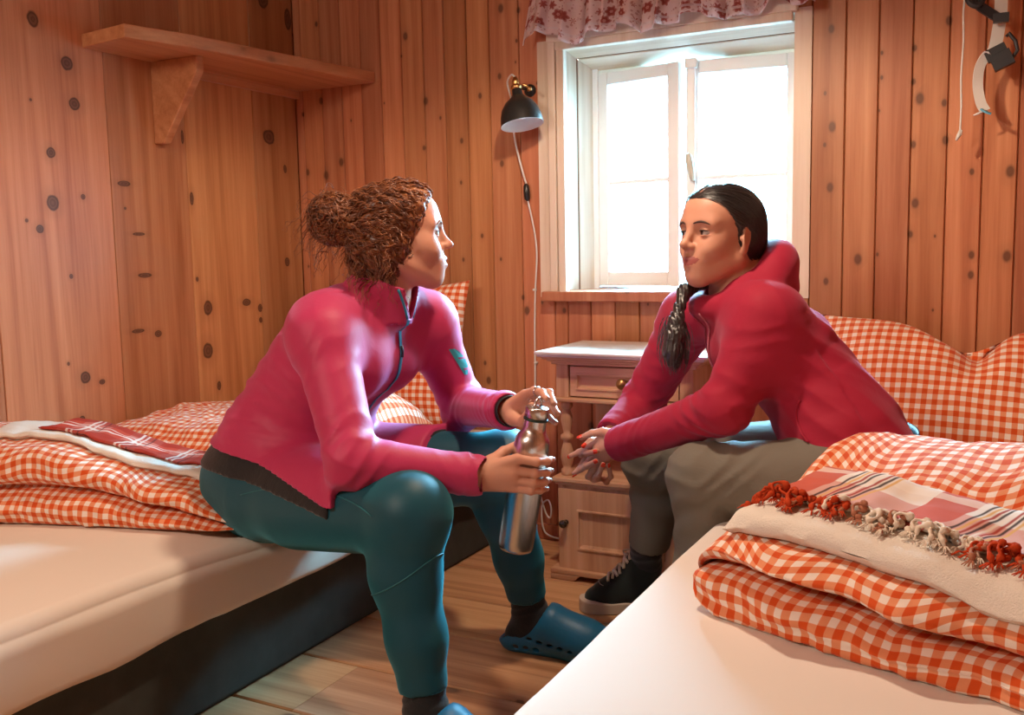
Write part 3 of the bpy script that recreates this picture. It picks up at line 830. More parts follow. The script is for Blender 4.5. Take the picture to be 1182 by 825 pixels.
def prof_mound(t):
    zb = .379; h = lerp(.115, .235, t**.8)*(1+.10*math.sin(t*10))
    return smooth_profile([(.62, zb), (.2, zb), (.0, zb+.01), (-.02, zb+h*.45), (.05, zb+h*.88), (.17, zb+h), (.32, zb+h*1.04), (.48, zb+h*.92), (.62, zb+h*.55)], 9)
dm = swept('puffy_duvet', (-2.40, 1.83, 0), R(2), .88, prof_mound, M_GING, nu=100, end0=.10, end1=.12, wr=.016, seed=4)
tag(dm, 'loose puffy orange gingham duvet behind the woman with curly hair, against the left wall', 'duvet')

def pillow(name, center, size, thick, Rm, mat, label, seed=0, pinch=0.0, dent=0.0):
    bm = bmesh.new(); uv = bm.loops.layers.uv.new('UVMap'); N = 44
    sx, sy = size
    for side in (1, -1):
        g = []
        for i in range(N+1):
            row = []
            for j in range(N+1):
                u, v = -1+2*i/N, -1+2*j/N
                pull = 1-.07*(1-abs(u)**2)*abs(v)**3
                px = sx*.5*u*(1-.06*(1-v*v)*0+(-.05)*(1-abs(v)**2)*abs(u)**3); py = sy*.5*v*pull
                h = ((1-abs(u)**2.6)**.62)*((1-abs(v)**2.6)**.62)*thick*.5
                h *= 1+.10*nz((u*2, v*2, side), 1.1, seed)
                h -= pinch*thick*.5*math.exp(-((u-.05)/.10)**2)*max(0, v)**1.2
                h = max(h, 0)
                py -= dent*math.exp(-((u+.05)/.26)**2)*max(0, .4+.6*v)**1.3
                zz = side*h+.006*nz((u, v, side*2), 5, seed+2)*(1-max(abs(u), abs(v))**6)
                row.append((bm.verts.new(Rm @ Vector((px, py, zz))+Vector(center)), px, py+ (0 if side > 0 else 2)))
            g.append(row)
        for i in range(N):
            for j in range(N):
                q = (g[i][j], g[i+1][j], g[i+1][j+1], g[i][j+1])
                f = bm.faces.new([p[0] for p in q])
                for l, p in zip(f.loops, q): l[uv].uv = (p[1], p[2])
    bmesh.ops.remove_doubles(bm, verts=bm.verts, dist=.0004)
    o = obj(name, bm, mat, smooth=True)
    return tag(o, label, 'pillow')
def rot(x, y, z): return (Matrix.Rotation(R(z), 3, 'Z') @ Matrix.Rotation(R(y), 3, 'Y') @ Matrix.Rotation(R(x), 3, 'X'))
pillow('bed_pillow', (-1.98, 2.76, .635), (.72, .52), .20, rot(72, -4, 0), M_GING, 'orange gingham pillow propped in the corner behind the woman with curly hair', 7)
# ---- right bed pillows
pillow('bed_pillow', (-.085, 2.72, .597), (.80, .44), .24, rot(58, 3, 0), M_GINGB, 'large dented orange gingham pillow leaning on the wall behind the woman in the red hoodie', 3, pinch=1.0, dent=.075)

# ---- right duvet
def prof_right(t):
    zb = .414
    h = .122+.012*math.sin(t*7+.5)
    fz = zb+h*.50+.010*math.sin(t*8+1)
    fr = .016*math.sin(t*10+2)+.008*math.sin(t*27)
    rise = lerp(.215, .255, t)
    pts = [(.60, zb), (.3, zb), (.03, zb), (.0+fr*.4, zb+.022), (.002+fr*.4, fz-.020), (.028, fz-.004), (.072, fz+.003), (.032+fr*.3, fz+.014), (.002+fr, fz+.032), (.008+fr, zb+h-.020), (.044+fr, zb+h-.002), (.13, zb+h+.006), (.25, zb+h+.030), (.38, zb+rise-.008), (.50, zb+rise+.012), (.60, zb+rise*.88), (.66, zb+rise*.45)]
    return smooth_profile(pts, 7)
dr_ = swept('folded_duvet', (-.452, 1.452, 0), R(-18.6), .90, prof_right, M_GINGB, nu=130, end0=.055, end1=.08, wr=.011, seed=2)
tag(dr_, 'big folded orange gingham duvet on the right bed carrying a towel and plaid scarf', 'duvet')
BVR = bvh_of(dr_); BVL = bvh_of(dl)

def conform_slab(name, O, ang, la, lb, thick, bv, mat, rnd=.02, na=60, nb=30, seed=0, skew=0.0, wr=.003, front_round=True, shift_a=None, base=.4, lay=1):
    """folded cloth lying on a surface: closed slab following the surface below, rounded edges, UV in metres"""
    a_ax = Vector((math.cos(ang), math.sin(ang), 0)); b_ax = Vector((-math.sin(ang), math.cos(ang), 0))
    bm = bmesh.new(); uv = bm.loops.layers.uv.new('UVMap')
    top, bot = [], []
    for i in range(na+1):
        rt, rb = [], []
        for j in range(nb+1):
            u, v = i/na, j/nb
            a, b = u*la+skew*v*lb, v*lb
            e = 1.0
            for dd in (u*la, (1-u)*la, v*lb, (1-v)*lb):
                q = min(1, dd/rnd); e = min(e, math.sqrt(max(0, 1-(1-q)**2)))
            p = Vector(O)+a_ax*a+b_ax*b
            p += a_ax*wr*2*nz((u*la, v*lb, 1), 9, seed)+b_ax*wr*2*nz((u*la, v*lb, 5), 9, seed)
            z = drop(bv, p.x, p.y, 2, base)
            zt = z+thick*(.5+.5*e)+wr*(nz((p.x, p.y, 0), 11, seed)+.6*nz((p.x, p.y, 0), 31, seed)); zb_ = z+thick*(.5-.5*e)+.001
            rt.append((bm.verts.new((p.x, p.y, zt)), u*la, v*lb)); rb.append((bm.verts.new((p.x, p.y, zb_)), u*la, v*lb))
        top.append(rt); bot.append(rb)
    for g, fl in ((top, 0), (bot, 1)):
        for i in range(na):
            for j in range(nb):
                q = [g[i][j], g[i+1][j], g[i+1][j+1], g[i][j+1]]
                f = bm.faces.new([p[0] for p in q])
                for l, p in zip(f.loops, q): l[uv].uv = (p[1], p[2])
    bmesh.ops.remove_doubles(bm, verts=bm.verts, dist=.0009)
    return obj(name, bm, mat, smooth=True)

# folded towel with a rolled front edge
tw = conform_slab('folded_towel', (-.392, 1.470, 0), R(-19.5), .74, .235, .036, BVR, M_TERRY, rnd=.022, seed=5, skew=.20)
tag(tw, 'thick folded white towel lying on the right gingham duvet under the plaid scarf', 'towel')
tl_ = conform_slab('folded_towel', (-2.235, 1.445, 0), R(17), .66, .225, .018, BVL, M_TERRY, rnd=.012, seed=6, skew=-.05)
tag(tl_, 'folded white towel on the left bed under the smaller plaid cloth', 'towel')

def plaid(name, bands, base, lines_w, scale=1.0):
    """woven plaid from stripe lists: bands_u / bands_v = [(pos, halfwidth, colour, strength)]"""
    t = NT(name, .9, .1)
    u = t.n('ShaderNodeUVMap').outputs[0]; s = t.n('ShaderNodeSeparateXYZ'); t.L(u, s.inputs[0])
    c = None
    col = t.mix(0.0, base, base)
    for axis, per, pos, hw, cc, st in bands:
        f = t.math('FRACT', t.math('DIVIDE', s.outputs[axis], per))
        d = t.math('ABSOLUTE', t.math('SUBTRACT', f, pos))
        mk = t.math('SUBTRACT', 1.0, t.math('MULTIPLY', t.math('SUBTRACT', d, hw, clamp=True), 90.0), clamp=True)
        col = t.mix(t.math('MULTIPLY', mk, st), col, cc)
    t.color(col)
    t.bump(t.noise(t.mapping(u, (700, 700, 1)), 1, 2), .4, .001)
    return t.m
RED, DRED, PINKR, BLKC, GOLD = (.52, .055, .028), (.36, .035, .022), (.62, .20, .14), (.035, .025, .025), (.70, .42, .14)
b_ = [(0, .205, .16, .16, RED, .85), (0, .205, .70, .10, (.78, .62, .52), .3), (1, .17, .25, .22, (.58, .12, .08), .55), (1, .17, .70, .05, (.85, .78, .70), .6)]
for k, cc in enumerate([BLKC, GOLD, DRED, BLKC, (.80, .72, .62), DRED, BLKC, GOLD]): b_.append((0, .205, .40+k*.040, .006, cc, .9))
for k in range(4): b_.append((1, .17, .84+k*.03, .006, (BLKC, DRED, GOLD, DRED)[k], .45))
M_PLAID = plaid('red_white_plaid', b_, (.78, .70, .63), 0)
b2 = [(0, .13, .2, .2, RED, .8), (1, .13, .25, .24, DRED, .75), (1, .13, .72, .03, (.8, .7, .62), .8), (0, .13, .62, .02, (.8, .7, .62), .8), (0, .13, .72, .014, (.8, .7, .62), .7), (1, .13, .86, .012, (.8, .7, .62), .6), (0, .13, .85, .012, BLKC, .6)]
M_PLAID2 = plaid('dark_red_plaid', b2, (.58, .16, .12), 0)

def scarf_right():
    root = empty('plaid_scarf', (-.10, 1.55, .60), 'red and white plaid scarf with a knotted fringe folded on the right towel', 'scarf')
    bv = bvh_of(tw)
    class Two:
        def ray_cast(s, o, d):
            h = bv.ray_cast(o, d)
            return h if h[0] is not None else BVR.ray_cast(o, d)
    T = Two()
    cl = conform_slab('cloth', (-.352, 1.552, 0), R(-19.5), .70, .150, .012, T, M_PLAID, rnd=.006, na=80, nb=30, seed=8, skew=.30, wr=.003)
    adopt(cl, root)
    # fringe: knotted cords laid along the front edge, coloured in runs like the weave
    a_ax = Vector((math.cos(R(-20)), math.sin(R(-20)), 0)); b_ax = Vector((-a_ax.y, a_ax.x, 0))
    rng = random.Random(3)
    mats = [plain('fringe_rust', (.50, .060, .018), .95, .1, bump=(300, .6)), plain('fringe_cream', (.78, .68, .56), .95, .1, bump=(300, .6)), plain('fringe_brown', (.42, .17, .10), .95, .1, bump=(300, .6))]
    for i in range(88):
        u = i/87; a = -.008+.69*u
        band = (a/.205) % 1
        if u < .24: m = mats[0] if rng.random() < .9 else mats[2]
        elif u < .34: m = mats[2] if rng.random() < .6 else mats[1]
        elif u < .52: m = mats[1] if rng.random() < .8 else mats[2]
        elif u < .68: m = mats[0] if rng.random() < .75 else mats[2]
        else: m = mats[1] if rng.random() < .85 else mats[2]
        bm = bmesh.new()
        p0 = Vector((-.352, 1.552, 0))+a_ax*a+b_ax*.012
        ln = rng.uniform(.034, .058); dirv = (-b_ax+a_ax*rng.uniform(-.9, .9)).normalized()
        pts = []; rr = []
        ph = rng.random()*6; off = rng.uniform(0.0, .022)
        for k in range(19):
            s = k/18
            q = p0+dirv*ln*s+a_ax*.006*math.sin(ph+s*11)+b_ax*.004*math.sin(ph*1.7+s*13)
            z = drop(T, q.x, q.y, 2, .5)+.007+off*math.sin(math.pi*s)
            knot = .0042*math.exp(-((s-.16)/.07)**2)+.0040*math.exp(-((s-(.45+.2*math.sin(ph)))/.07)**2)+.0030*math.exp(-((s-.88)/.06)**2)
            pts.append((q.x, q.y, z+knot*.6)); rr.append(.0022+.0006*math.sin(s*40+ph)+knot)
        tube(bm, pts, rr, 8)
        # loose thread ends at the tip
        for e in range(6):
            q = Vector(pts[-1]); d = dirv+a_ax*rng.uniform(-.9, .9); d.normalize()
            tube(bm, [q, q+d*.006+Vector((0, 0, .002)), q+d*.017+Vector((0, 0, -.003))], [.0013, .0011, .0006], 5)
        adopt(obj('tassel', bm, m, smooth=True), root)
scarf_right()
pc = conform_slab('plaid_cloth', (-2.130, 1.520, 0), R(18), .43, .165, .010, bvh_of(tl_), M_PLAID2, rnd=.006, seed=11, skew=-.05, wr=.004, base=.42)
tag(pc, 'dark red plaid cloth lying on the white towel on the left bed', 'cloth')

# ------------------------------------------------------------------ straps hanging at the top right
def make_straps():
    root = empty('harness_strap', (-.06, 2.90, 1.78), 'white webbing strap with black buckles hanging from the wall at upper right', 'strap')
    M_WEB = plain('white_webbing', (.74, .74, .70), .8, .2, bump=(500, .5, .001))
    M_BK = plain('black_plastic', (.025, .028, .032), .4, .5)
    def ribbon(bm, pts, w, th, side):
        pts = spline(pts, 8); prev = None
        for i, p in enumerate(pts):
            t = (pts[min(i+1, len(pts)-1)]-pts[max(i-1, 0)]).normalized()
            s = Vector(side)-t*t.dot(Vector(side)); s.normalize(); n = t.cross(s)
            q = [bm.verts.new(p+s*a*w/2+n*b*th/2) for a, b in ((-1, -1), (1, -1), (1, 1), (-1, 1))]
            if prev:
                for k in range(4): bm.faces.new((prev[k], prev[(k+1) % 4], q[(k+1) % 4], q[k]))
            else: bm.faces.new(q[::-1])
            prev = q
        bm.faces.new(prev)
    Y = 2.88
    bm = bmesh.new(); tube(bm, [(-.045, YB, 1.80), (-.045, YB-.07, 1.80), (-.045, YB-.08, 1.825)], .006, 10)
    adopt(obj('hook', bm, M_BRASS, smooth=True), root)
    bm = bmesh.new(); ribbon(bm, [(-.043, Y-.035, 1.805), (-.040, Y-.03, 1.70), (-.038, Y-.02, 1.60), (-.044, Y-.02, 1.535), (-.050, Y-.02, 1.50)], .031, .003, (1, .2, 0))
    adopt(obj('webbing', bm, M_WEB, bevel=.001, smooth=False), root)
    bm = bmesh.new(); ribbon(bm, [(-.042, Y-.03, 1.497), (-.066, Y-.035, 1.487), (-.083, Y-.035, 1.455), (-.086, Y-.03, 1.41), (-.078, Y-.03, 1.367), (-.066, Y-.03, 1.343)], .025, .004, (.75, .2, .55))
    adopt(obj('strap_tail', bm, M_WEB, smooth=False), root)
    bm = bmesh.new(); tube(bm, [(-.066, Y-.035, 1.345), (-.085, Y-.04, 1.336), (-.094, Y-.04, 1.333)], [.003, .003, .002], 8)
    adopt(obj('strap_end', bm, M_WEB, smooth=True), root)
    bm = bmesh.new(); ribbon(bm, [(-.075, Y-.035, 1.348), (-.062, Y-.04, 1.338), (-.052, Y-.04, 1.334)], .016, .004, (.2, 1, .2))
    adopt(obj('blue_tip', bm, plain('blue_strap_tip', (.10, .38, .55), .5), smooth=False), root)
    # buckle
    Mb = Matrix.Translation((-.036, Y-.032, 1.478)) @ Matrix.Rotation(R(-24), 4, 'Y')
    bm = bmesh.new(); box(bm, -.024, .026, -.014, .014, -.030, .010, Mb); box(bm, -.030, .022, -.010, .010, -.002, .030, Mb)
    tube(bm, [Mb @ Vector(p) for p in ((.026, 0, -.015), (.042, 0, -.004), (.046, 0, .02), (.040, 0, .046), (.032, 0, .040))], .005, 8)
    adopt(obj('buckle', bm, M_BK, bevel=.005), root)
    # upper dark adjuster and its tab
    bm = bmesh.new()
    ribbon(bm, [(-.125, Y-.03, 1.690), (-.112, Y-.04, 1.640), (-.088, Y-.04, 1.612), (-.062, Y-.04, 1.590), (-.040, Y-.045, 1.572)], .024, .006, (.5, .3, .8))
    tube(bm, spline([(-.118, Y-.04, 1.64), (-.108, Y-.045, 1.62), (-.090, Y-.045, 1.612), (-.080, Y-.04, 1.63)], 5), .009, 10)
    box(bm, -.055, -.018, Y-.055, Y-.038, 1.562, 1.585)
    adopt(obj('adjuster', bm, M_BK, bevel=.003), root)
    bm = bmesh.new(); tube(bm, spline([(-.121, Y-.04, 1.67), (-.1255, Y-.035, 1.60), (-.1235, Y-.03, 1.53), (-.1265, Y-.03, 1.44), (-.124, Y-.03, 1.36), (-.125, Y-.03, 1.295)], 8), .0026, 8)
    c = adopt(obj('pull_cord', bm, M_WEB, smooth=True), root)
    bm = bmesh.new(); tube(bm, [(-.124, Y-.03, 1.300), (-.128, Y-.03, 1.285), (-.134, Y-.03, 1.272)], [.003, .0055, .003], 8); tube(bm, [(-.122, Y-.03, 1.298), (-.123, Y-.03, 1.285)], .003, 8)
    adopt(obj('cord_knot', bm, M_WEB, smooth=True), root)
make_straps()
# ------------------------------------------------------------------ implicit surfaces: one skin grown over many tapered shapes
V = lambda p: np.asarray(p, dtype=np.float32)
def unit(v): v = np.asarray(v, dtype=np.float64); return v/np.linalg.norm(v)

class Field:
    """list of (function, bounding centre, bounding radius, mode, k): u = smooth union, s = smooth cut"""
    def __init__(s): s.ops = []; s.post = []
    def add(s, fn, c, r, mode='u', k=.02): s.ops.append((fn, V(c), float(r), mode, float(k))); return s
    def cone(s, a, b, ra, rb, k=.02, mode='u', flat=None, fs=1.0, fold=None):
        """tapered capsule; flat = direction in which the section is scaled by fs; fold = (amp, wavelength, centre t, width t, lean dir)"""
        A, B = V(a), V(b); ab = B-A; L2 = float(ab@ab)+1e-9; ln = math.sqrt(L2)
        fv = None if flat is None else V(unit(flat))
        fold_s = fold
        def fn(P):
            q = P-A
            if fv is not None:
                t0 = np.clip((q@ab)/L2, 0, 1)
                off = q-t0[:, None]*ab
                q = q+ (off@fv)[:, None]*fv*(1/fs-1)
            t = np.clip((q@ab)/L2, 0, 1)
            off = q-t[:, None]*ab
            d = np.sqrt((off*off).sum(1))-(ra+(rb-ra)*t)
            if fv is not None and fs < 1: d = d*max(fs, .5)
            if fold_s:
                for (amp, lam, tc, tw, lean) in fold_s:
                    ph = (t*ln+off@V(lean))/lam
                    w_ = np.exp(-((t-tc)/tw)**2)
                    d = d-amp*w_*(1-np.abs(np.sin(ph*math.pi+.7*np.sin(ph*1.3+off@V((40, 30, 20))))))*1.0
            return d
        rr = max(ra, rb)*max(1, fs)
        return s.add(fn, (A+B)/2, ln/2+rr, mode, k)
    def chain(s, pts, rad, k=.02, **kw):
        for i in range(len(pts)-1): s.cone(pts[i], pts[i+1], rad[i], rad[i+1], k, **kw)
        return s
    def ell(s, c, rad, rotm=None, k=.02, mode='u'):
        C_, r_ = V(c), V(rad); M = None if rotm is None else np.array(rotm, dtype=np.float32)
        mr = float(min(rad))
        def fn(P):
            q = P-C_
            if M is not None: q = q@M              # columns are the axes
            k0 = np.sqrt(((q/r_)**2).sum(1)); k1 = np.sqrt(((q/(r_*r_))**2).sum(1))+1e-9
            return np.where(k0 < 1e-3, -mr, k0*(k0-1)/k1)
        return s.add(fn, C_, max(rad)*1.05, mode, k)
    def loft(s, secs, k=.03, mode='u', fold=None):
        """secs: (centre, lateral dir, half width, front dir, front depth, back depth)"""
        S = [(V(c), V(unit(l)), a, V(unit(f)), bf, bb) for c, l, a, f, bf, bb in secs]
        cs = np.array([x[0] for x in S]); ctr = cs.mean(0); rad = float(max(np.linalg.norm(x[0]-ctr)+max(x[2], x[4], x[5]) for x in S))*1.05
        def fn(P):
            best = np.full(len(P), 9.0, dtype=np.float32)
            for i in range(len(S)-1):
                A, B = S[i], S[i+1]; ab = B[0]-A[0]; L2 = float(ab@ab)
                tt = ((P-A[0])@ab)/L2
                t = np.clip(tt, 0, 1)[:, None]
                off = P-(A[0]+t*ab)
                lat = A[1]+(B[1]-A[1])*t; fr = A[3]+(B[3]-A[3])*t
                x = (off*lat).sum(1); y = (off*fr).sum(1)
                t1 = t[:, 0]
                sm = t1
                a = A[2]+(B[2]-A[2])*sm; bf = A[4]+(B[4]-A[4])*sm; bb = A[5]+(B[5]-A[5])*sm
                b = np.where(y > 0, bf, bb)
                z2 = np.maximum((off*off).sum(1)-x*x-y*y, 0)
                mn = np.minimum(a, b)
                kk = (np.abs(x/a)**2.3+np.abs(y/b)**2.3+z2**1.15/mn**2.3)**(1/2.3)
                d = (kk-1)*mn
                best = np.minimum(best, d)
            if fold:
                for (dirv, amp, lam, cz, wz, ph) in fold:
                    q = P@V(dirv); w_ = np.exp(-(((P-V(cz))**2).sum(1))/wz**2)
                    best = best-amp*w_*(1-np.abs(np.sin(q/lam*math.pi+ph+.8*np.sin(P[:, 1]*23)+.5*np.sin(P[:, 0]*31))))
            return best
        return s.add(fn, ctr, rad, mode, k)
    def plane(s, p, n, k=.004, c=None, r=None):
        """cut away the side n points to, inside the ball (c, r)"""
        p_, n_ = V(p), V(unit(n))
        fn = lambda P: -((P-p_)@n_)
        if c is None: return s.add(fn, (0, 0, 0), 50, 's', k)
        cc = V(c); rr = float(r)
        f2 = lambda P: np.maximum(-((P-p_)@n_), np.sqrt(((P-cc)**2).sum(1))-rr)
        return s.add(f2, cc, rr, 's', k)
    def ev(s, P, ops=None):
        d = np.full(len(P), .30, dtype=np.float32)
        for fn, c, r, mode, k in (s.ops if ops is None else ops):
            e = fn(P).astype(np.float32)
            if mode == 'u':
                h = np.maximum(k-np.abs(d-e), 0)/k
                d = np.minimum(d, e)-h*h*k*.25
            else:
                e = -e; h = np.maximum(k-np.abs(d-e), 0)/k
                d = np.maximum(d, e)+h*h*k*.25
        for fn in s.post: d = d+fn(P)
        return d
    def grid(s, lo, hi, h, B=12):
        lo = V(lo); n = [int(math.ceil((hi[i]-lo[i])/h/B))*B+1 for i in range(3)]
        D = np.full(n, 1.0, dtype=np.float32)
        nb = [(n[i]-1)//B for i in range(3)]
        bi = np.stack(np.meshgrid(*[np.arange(k) for k in nb], indexing='ij'), -1).reshape(-1, 3)
        cc = (lo+(bi*B+B/2)*h).astype(np.float32)
        dc = s.ev(cc)
        half = B*h*.87
        act = np.abs(dc) < half*1.7+.02
        ax = np.arange(B+1)
        loc = np.stack(np.meshgrid(ax, ax, ax, indexing='ij'), -1).reshape(-1, 3).astype(np.float32)*h
        for (b, c, d, a) in zip(bi, cc, dc, act):
            sl = tuple(slice(b[i]*B, b[i]*B+B+1) for i in range(3))
            if not a:
                D[sl] = np.where(D[sl] == 1.0, 1.0 if d > 0 else -1.0, D[sl]); continue
            ops = [o for o in s.ops if np.linalg.norm(c-o[1])-o[2] < half+.05+o[4]]
            D[sl] = s.ev(lo+b*B*h+loc, ops).reshape(B+1, B+1, B+1) if ops else 1.0
        return D, lo
    def mesh(s, lo, hi, h):
        D, lo = s.grid(lo, hi, h)
        return nets(D, lo, h)

def nets(D, o, h):
    S = D < 0
    n = [k-1 for k in D.shape]
    cnt = np.zeros(n, dtype=np.int8)
    sl = lambda dx, dy, dz, A: A[dx:dx+n[0], dy:dy+n[1], dz:dz+n[2]]
    for dx in (0, 1):
        for dy in (0, 1):
            for dz in (0, 1): cnt += sl(dx, dy, dz, S).astype(np.int8)
    act = (cnt > 0) & (cnt < 8)
    ijk = np.argwhere(act); idx = np.full(n, -1, dtype=np.int32); idx[act] = np.arange(len(ijk))
    acc = np.zeros((len(ijk), 3)); num = np.zeros(len(ijk))
    i, j, k = ijk.T
    for ax in range(3):
        o1, o2 = [a for a in range(3) if a != ax]
        for p in (0, 1):
            for q in (0, 1):
                a = np.zeros(3, int); a[o1] = p; a[o2] = q; b = a.copy(); b[ax] = 1
                va = D[i+a[0], j+a[1], k+a[2]]; vb = D[i+b[0], j+b[1], k+b[2]]
                m = (va < 0) != (vb < 0)
                t = np.where(m, va/np.where(m, va-vb, 1), 0)
                pt = a[None, :]+t[:, None]*(b-a)[None, :]
                acc[m] += pt[m]; num[m] += 1
    verts = np.asarray(o)+(ijk+acc/num[:, None])*h
    faces = []
    for ax in range(3):
        o1, o2 = (ax+1) % 3, (ax+2) % 3
        a = [slice(0, D.shape[0]-1)]*3; 
        s0 = [slice(None)]*3; s1 = [slice(None)]*3
        s0[ax] = slice(0, -1); s1[ax] = slice(1, None)
        s0[o1] = s1[o1] = slice(1, -1); s0[o2] = s1[o2] = slice(1, -1)
        A, Bv = S[tuple(s0)], S[tuple(s1)]
        cr = np.argwhere(A != Bv)
        if not len(cr): continue
        sgn = A[tuple(cr.T)]
        base = cr.copy(); base[:, o1] += 1; base[:, o2] += 1
        def cell(d1, d2):
            c = base.copy(); c[:, o1] -= d1; c[:, o2] -= d2
            return idx[tuple(c.T)]
        q = np.stack([cell(1, 1), cell(0, 1), cell(0, 0), cell(1, 0)], 1)
        q[~sgn] = q[~sgn][:, ::-1]
        faces.append(q)
    F = np.concatenate(faces) if faces else np.zeros((0, 4), int)
    F = F[(F >= 0).all(1)]
    return verts.astype(np.float32), F

def to_mesh(name, parts, mat, parent=None, matfn=None, relax=1):
    """parts: list of (verts, faces)"""
    vs, fs, off = [], [], 0
    for v, f in parts: vs.append(v); fs.append(f+off); off += len(v)
    Vv, F = np.concatenate(vs), np.concatenate(fs)
    for _ in range(relax):                                          # light Laplacian smoothing
        s = np.zeros_like(Vv); c = np.zeros(len(Vv))
        for a in range(4):
            e0, e1 = F[:, a], F[:, (a+1) % 4]
            np.add.at(s, e0, Vv[e1]); np.add.at(s, e1, Vv[e0]); np.add.at(c, e0, 1); np.add.at(c, e1, 1)
        c = np.maximum(c, 1)[:, None]; Vv = (Vv+.5*(s/c-Vv)).astype(np.float32)
    me = bpy.data.meshes.new(name)
    me.vertices.add(len(Vv)); me.vertices.foreach_set('co', Vv.ravel())
    me.loops.add(len(F)*4); me.loops.foreach_set('vertex_index', F.ravel().astype(np.int32))
    me.polygons.add(len(F)); me.polygons.foreach_set('loop_start', np.arange(0, len(F)*4, 4, dtype=np.int32)); 
    try: me.polygons.foreach_set('loop_total', np.full(len(F), 4, dtype=np.int32))
    except Exception: pass
    if matfn is not None:
        ctr = Vv[F].mean(1); 
    for m in (mat if isinstance(mat, (list, tuple)) else [mat]): me.materials.append(m)
    if matfn is not None: me.polygons.foreach_set('material_index', matfn(ctr).astype(np.int32))
    me.update(calc_edges=True); me.validate()
    me.polygons.foreach_set('use_smooth', [True]*len(me.polygons))
    o = bpy.data.objects.new(name, me); COL.objects.link(o)
    if parent is not None: adopt(o, parent)
    return o

def cut_boxes(part, boxes):
    v, f = part; c = v[f].mean(1); keep = np.ones(len(f), bool)
    for lo, hi in boxes: keep &= ~((c > V(lo)).all(1) & (c < V(hi)).all(1))
    return v, f[keep]

# ------------------------------------------------------------------ head, hands
class Head:
    def __init__(s, c, face, tilt=0.0, roll=0.0, scale=1.0):
        x = V(unit((face[0], face[1], 0))); y = np.cross((0, 0, 1), x); 
        z = np.array((0, 0, 1.0))
        # pitch: positive looks up
        x2 = x*math.cos(tilt)+z*math.sin(tilt); z2 = z*math.cos(tilt)-x*math.sin(tilt)
        y3 = y*math.cos(roll)+z2*math.sin(roll); z3 = z2*math.cos(roll)-y*math.sin(roll)
        s.c = V(c); s.M = np.stack([x2, y3, z3], 1).astype(np.float32); s.k = scale
    def w(s, p): return s.c+s.M@(V(p)*s.k)
    def loc(s, P): return ((P-s.c)@s.M)/s.k
    def mat(s, p=(0, 0, 0)):
        q = s.w(p); m = s.M
        return Matrix(((m[0][0], m[0][1], m[0][2], q[0]), (m[1][0], m[1][1], m[1][2], q[1]), (m[2][0], m[2][1], m[2][2], q[2]), (0, 0, 0, 1)))

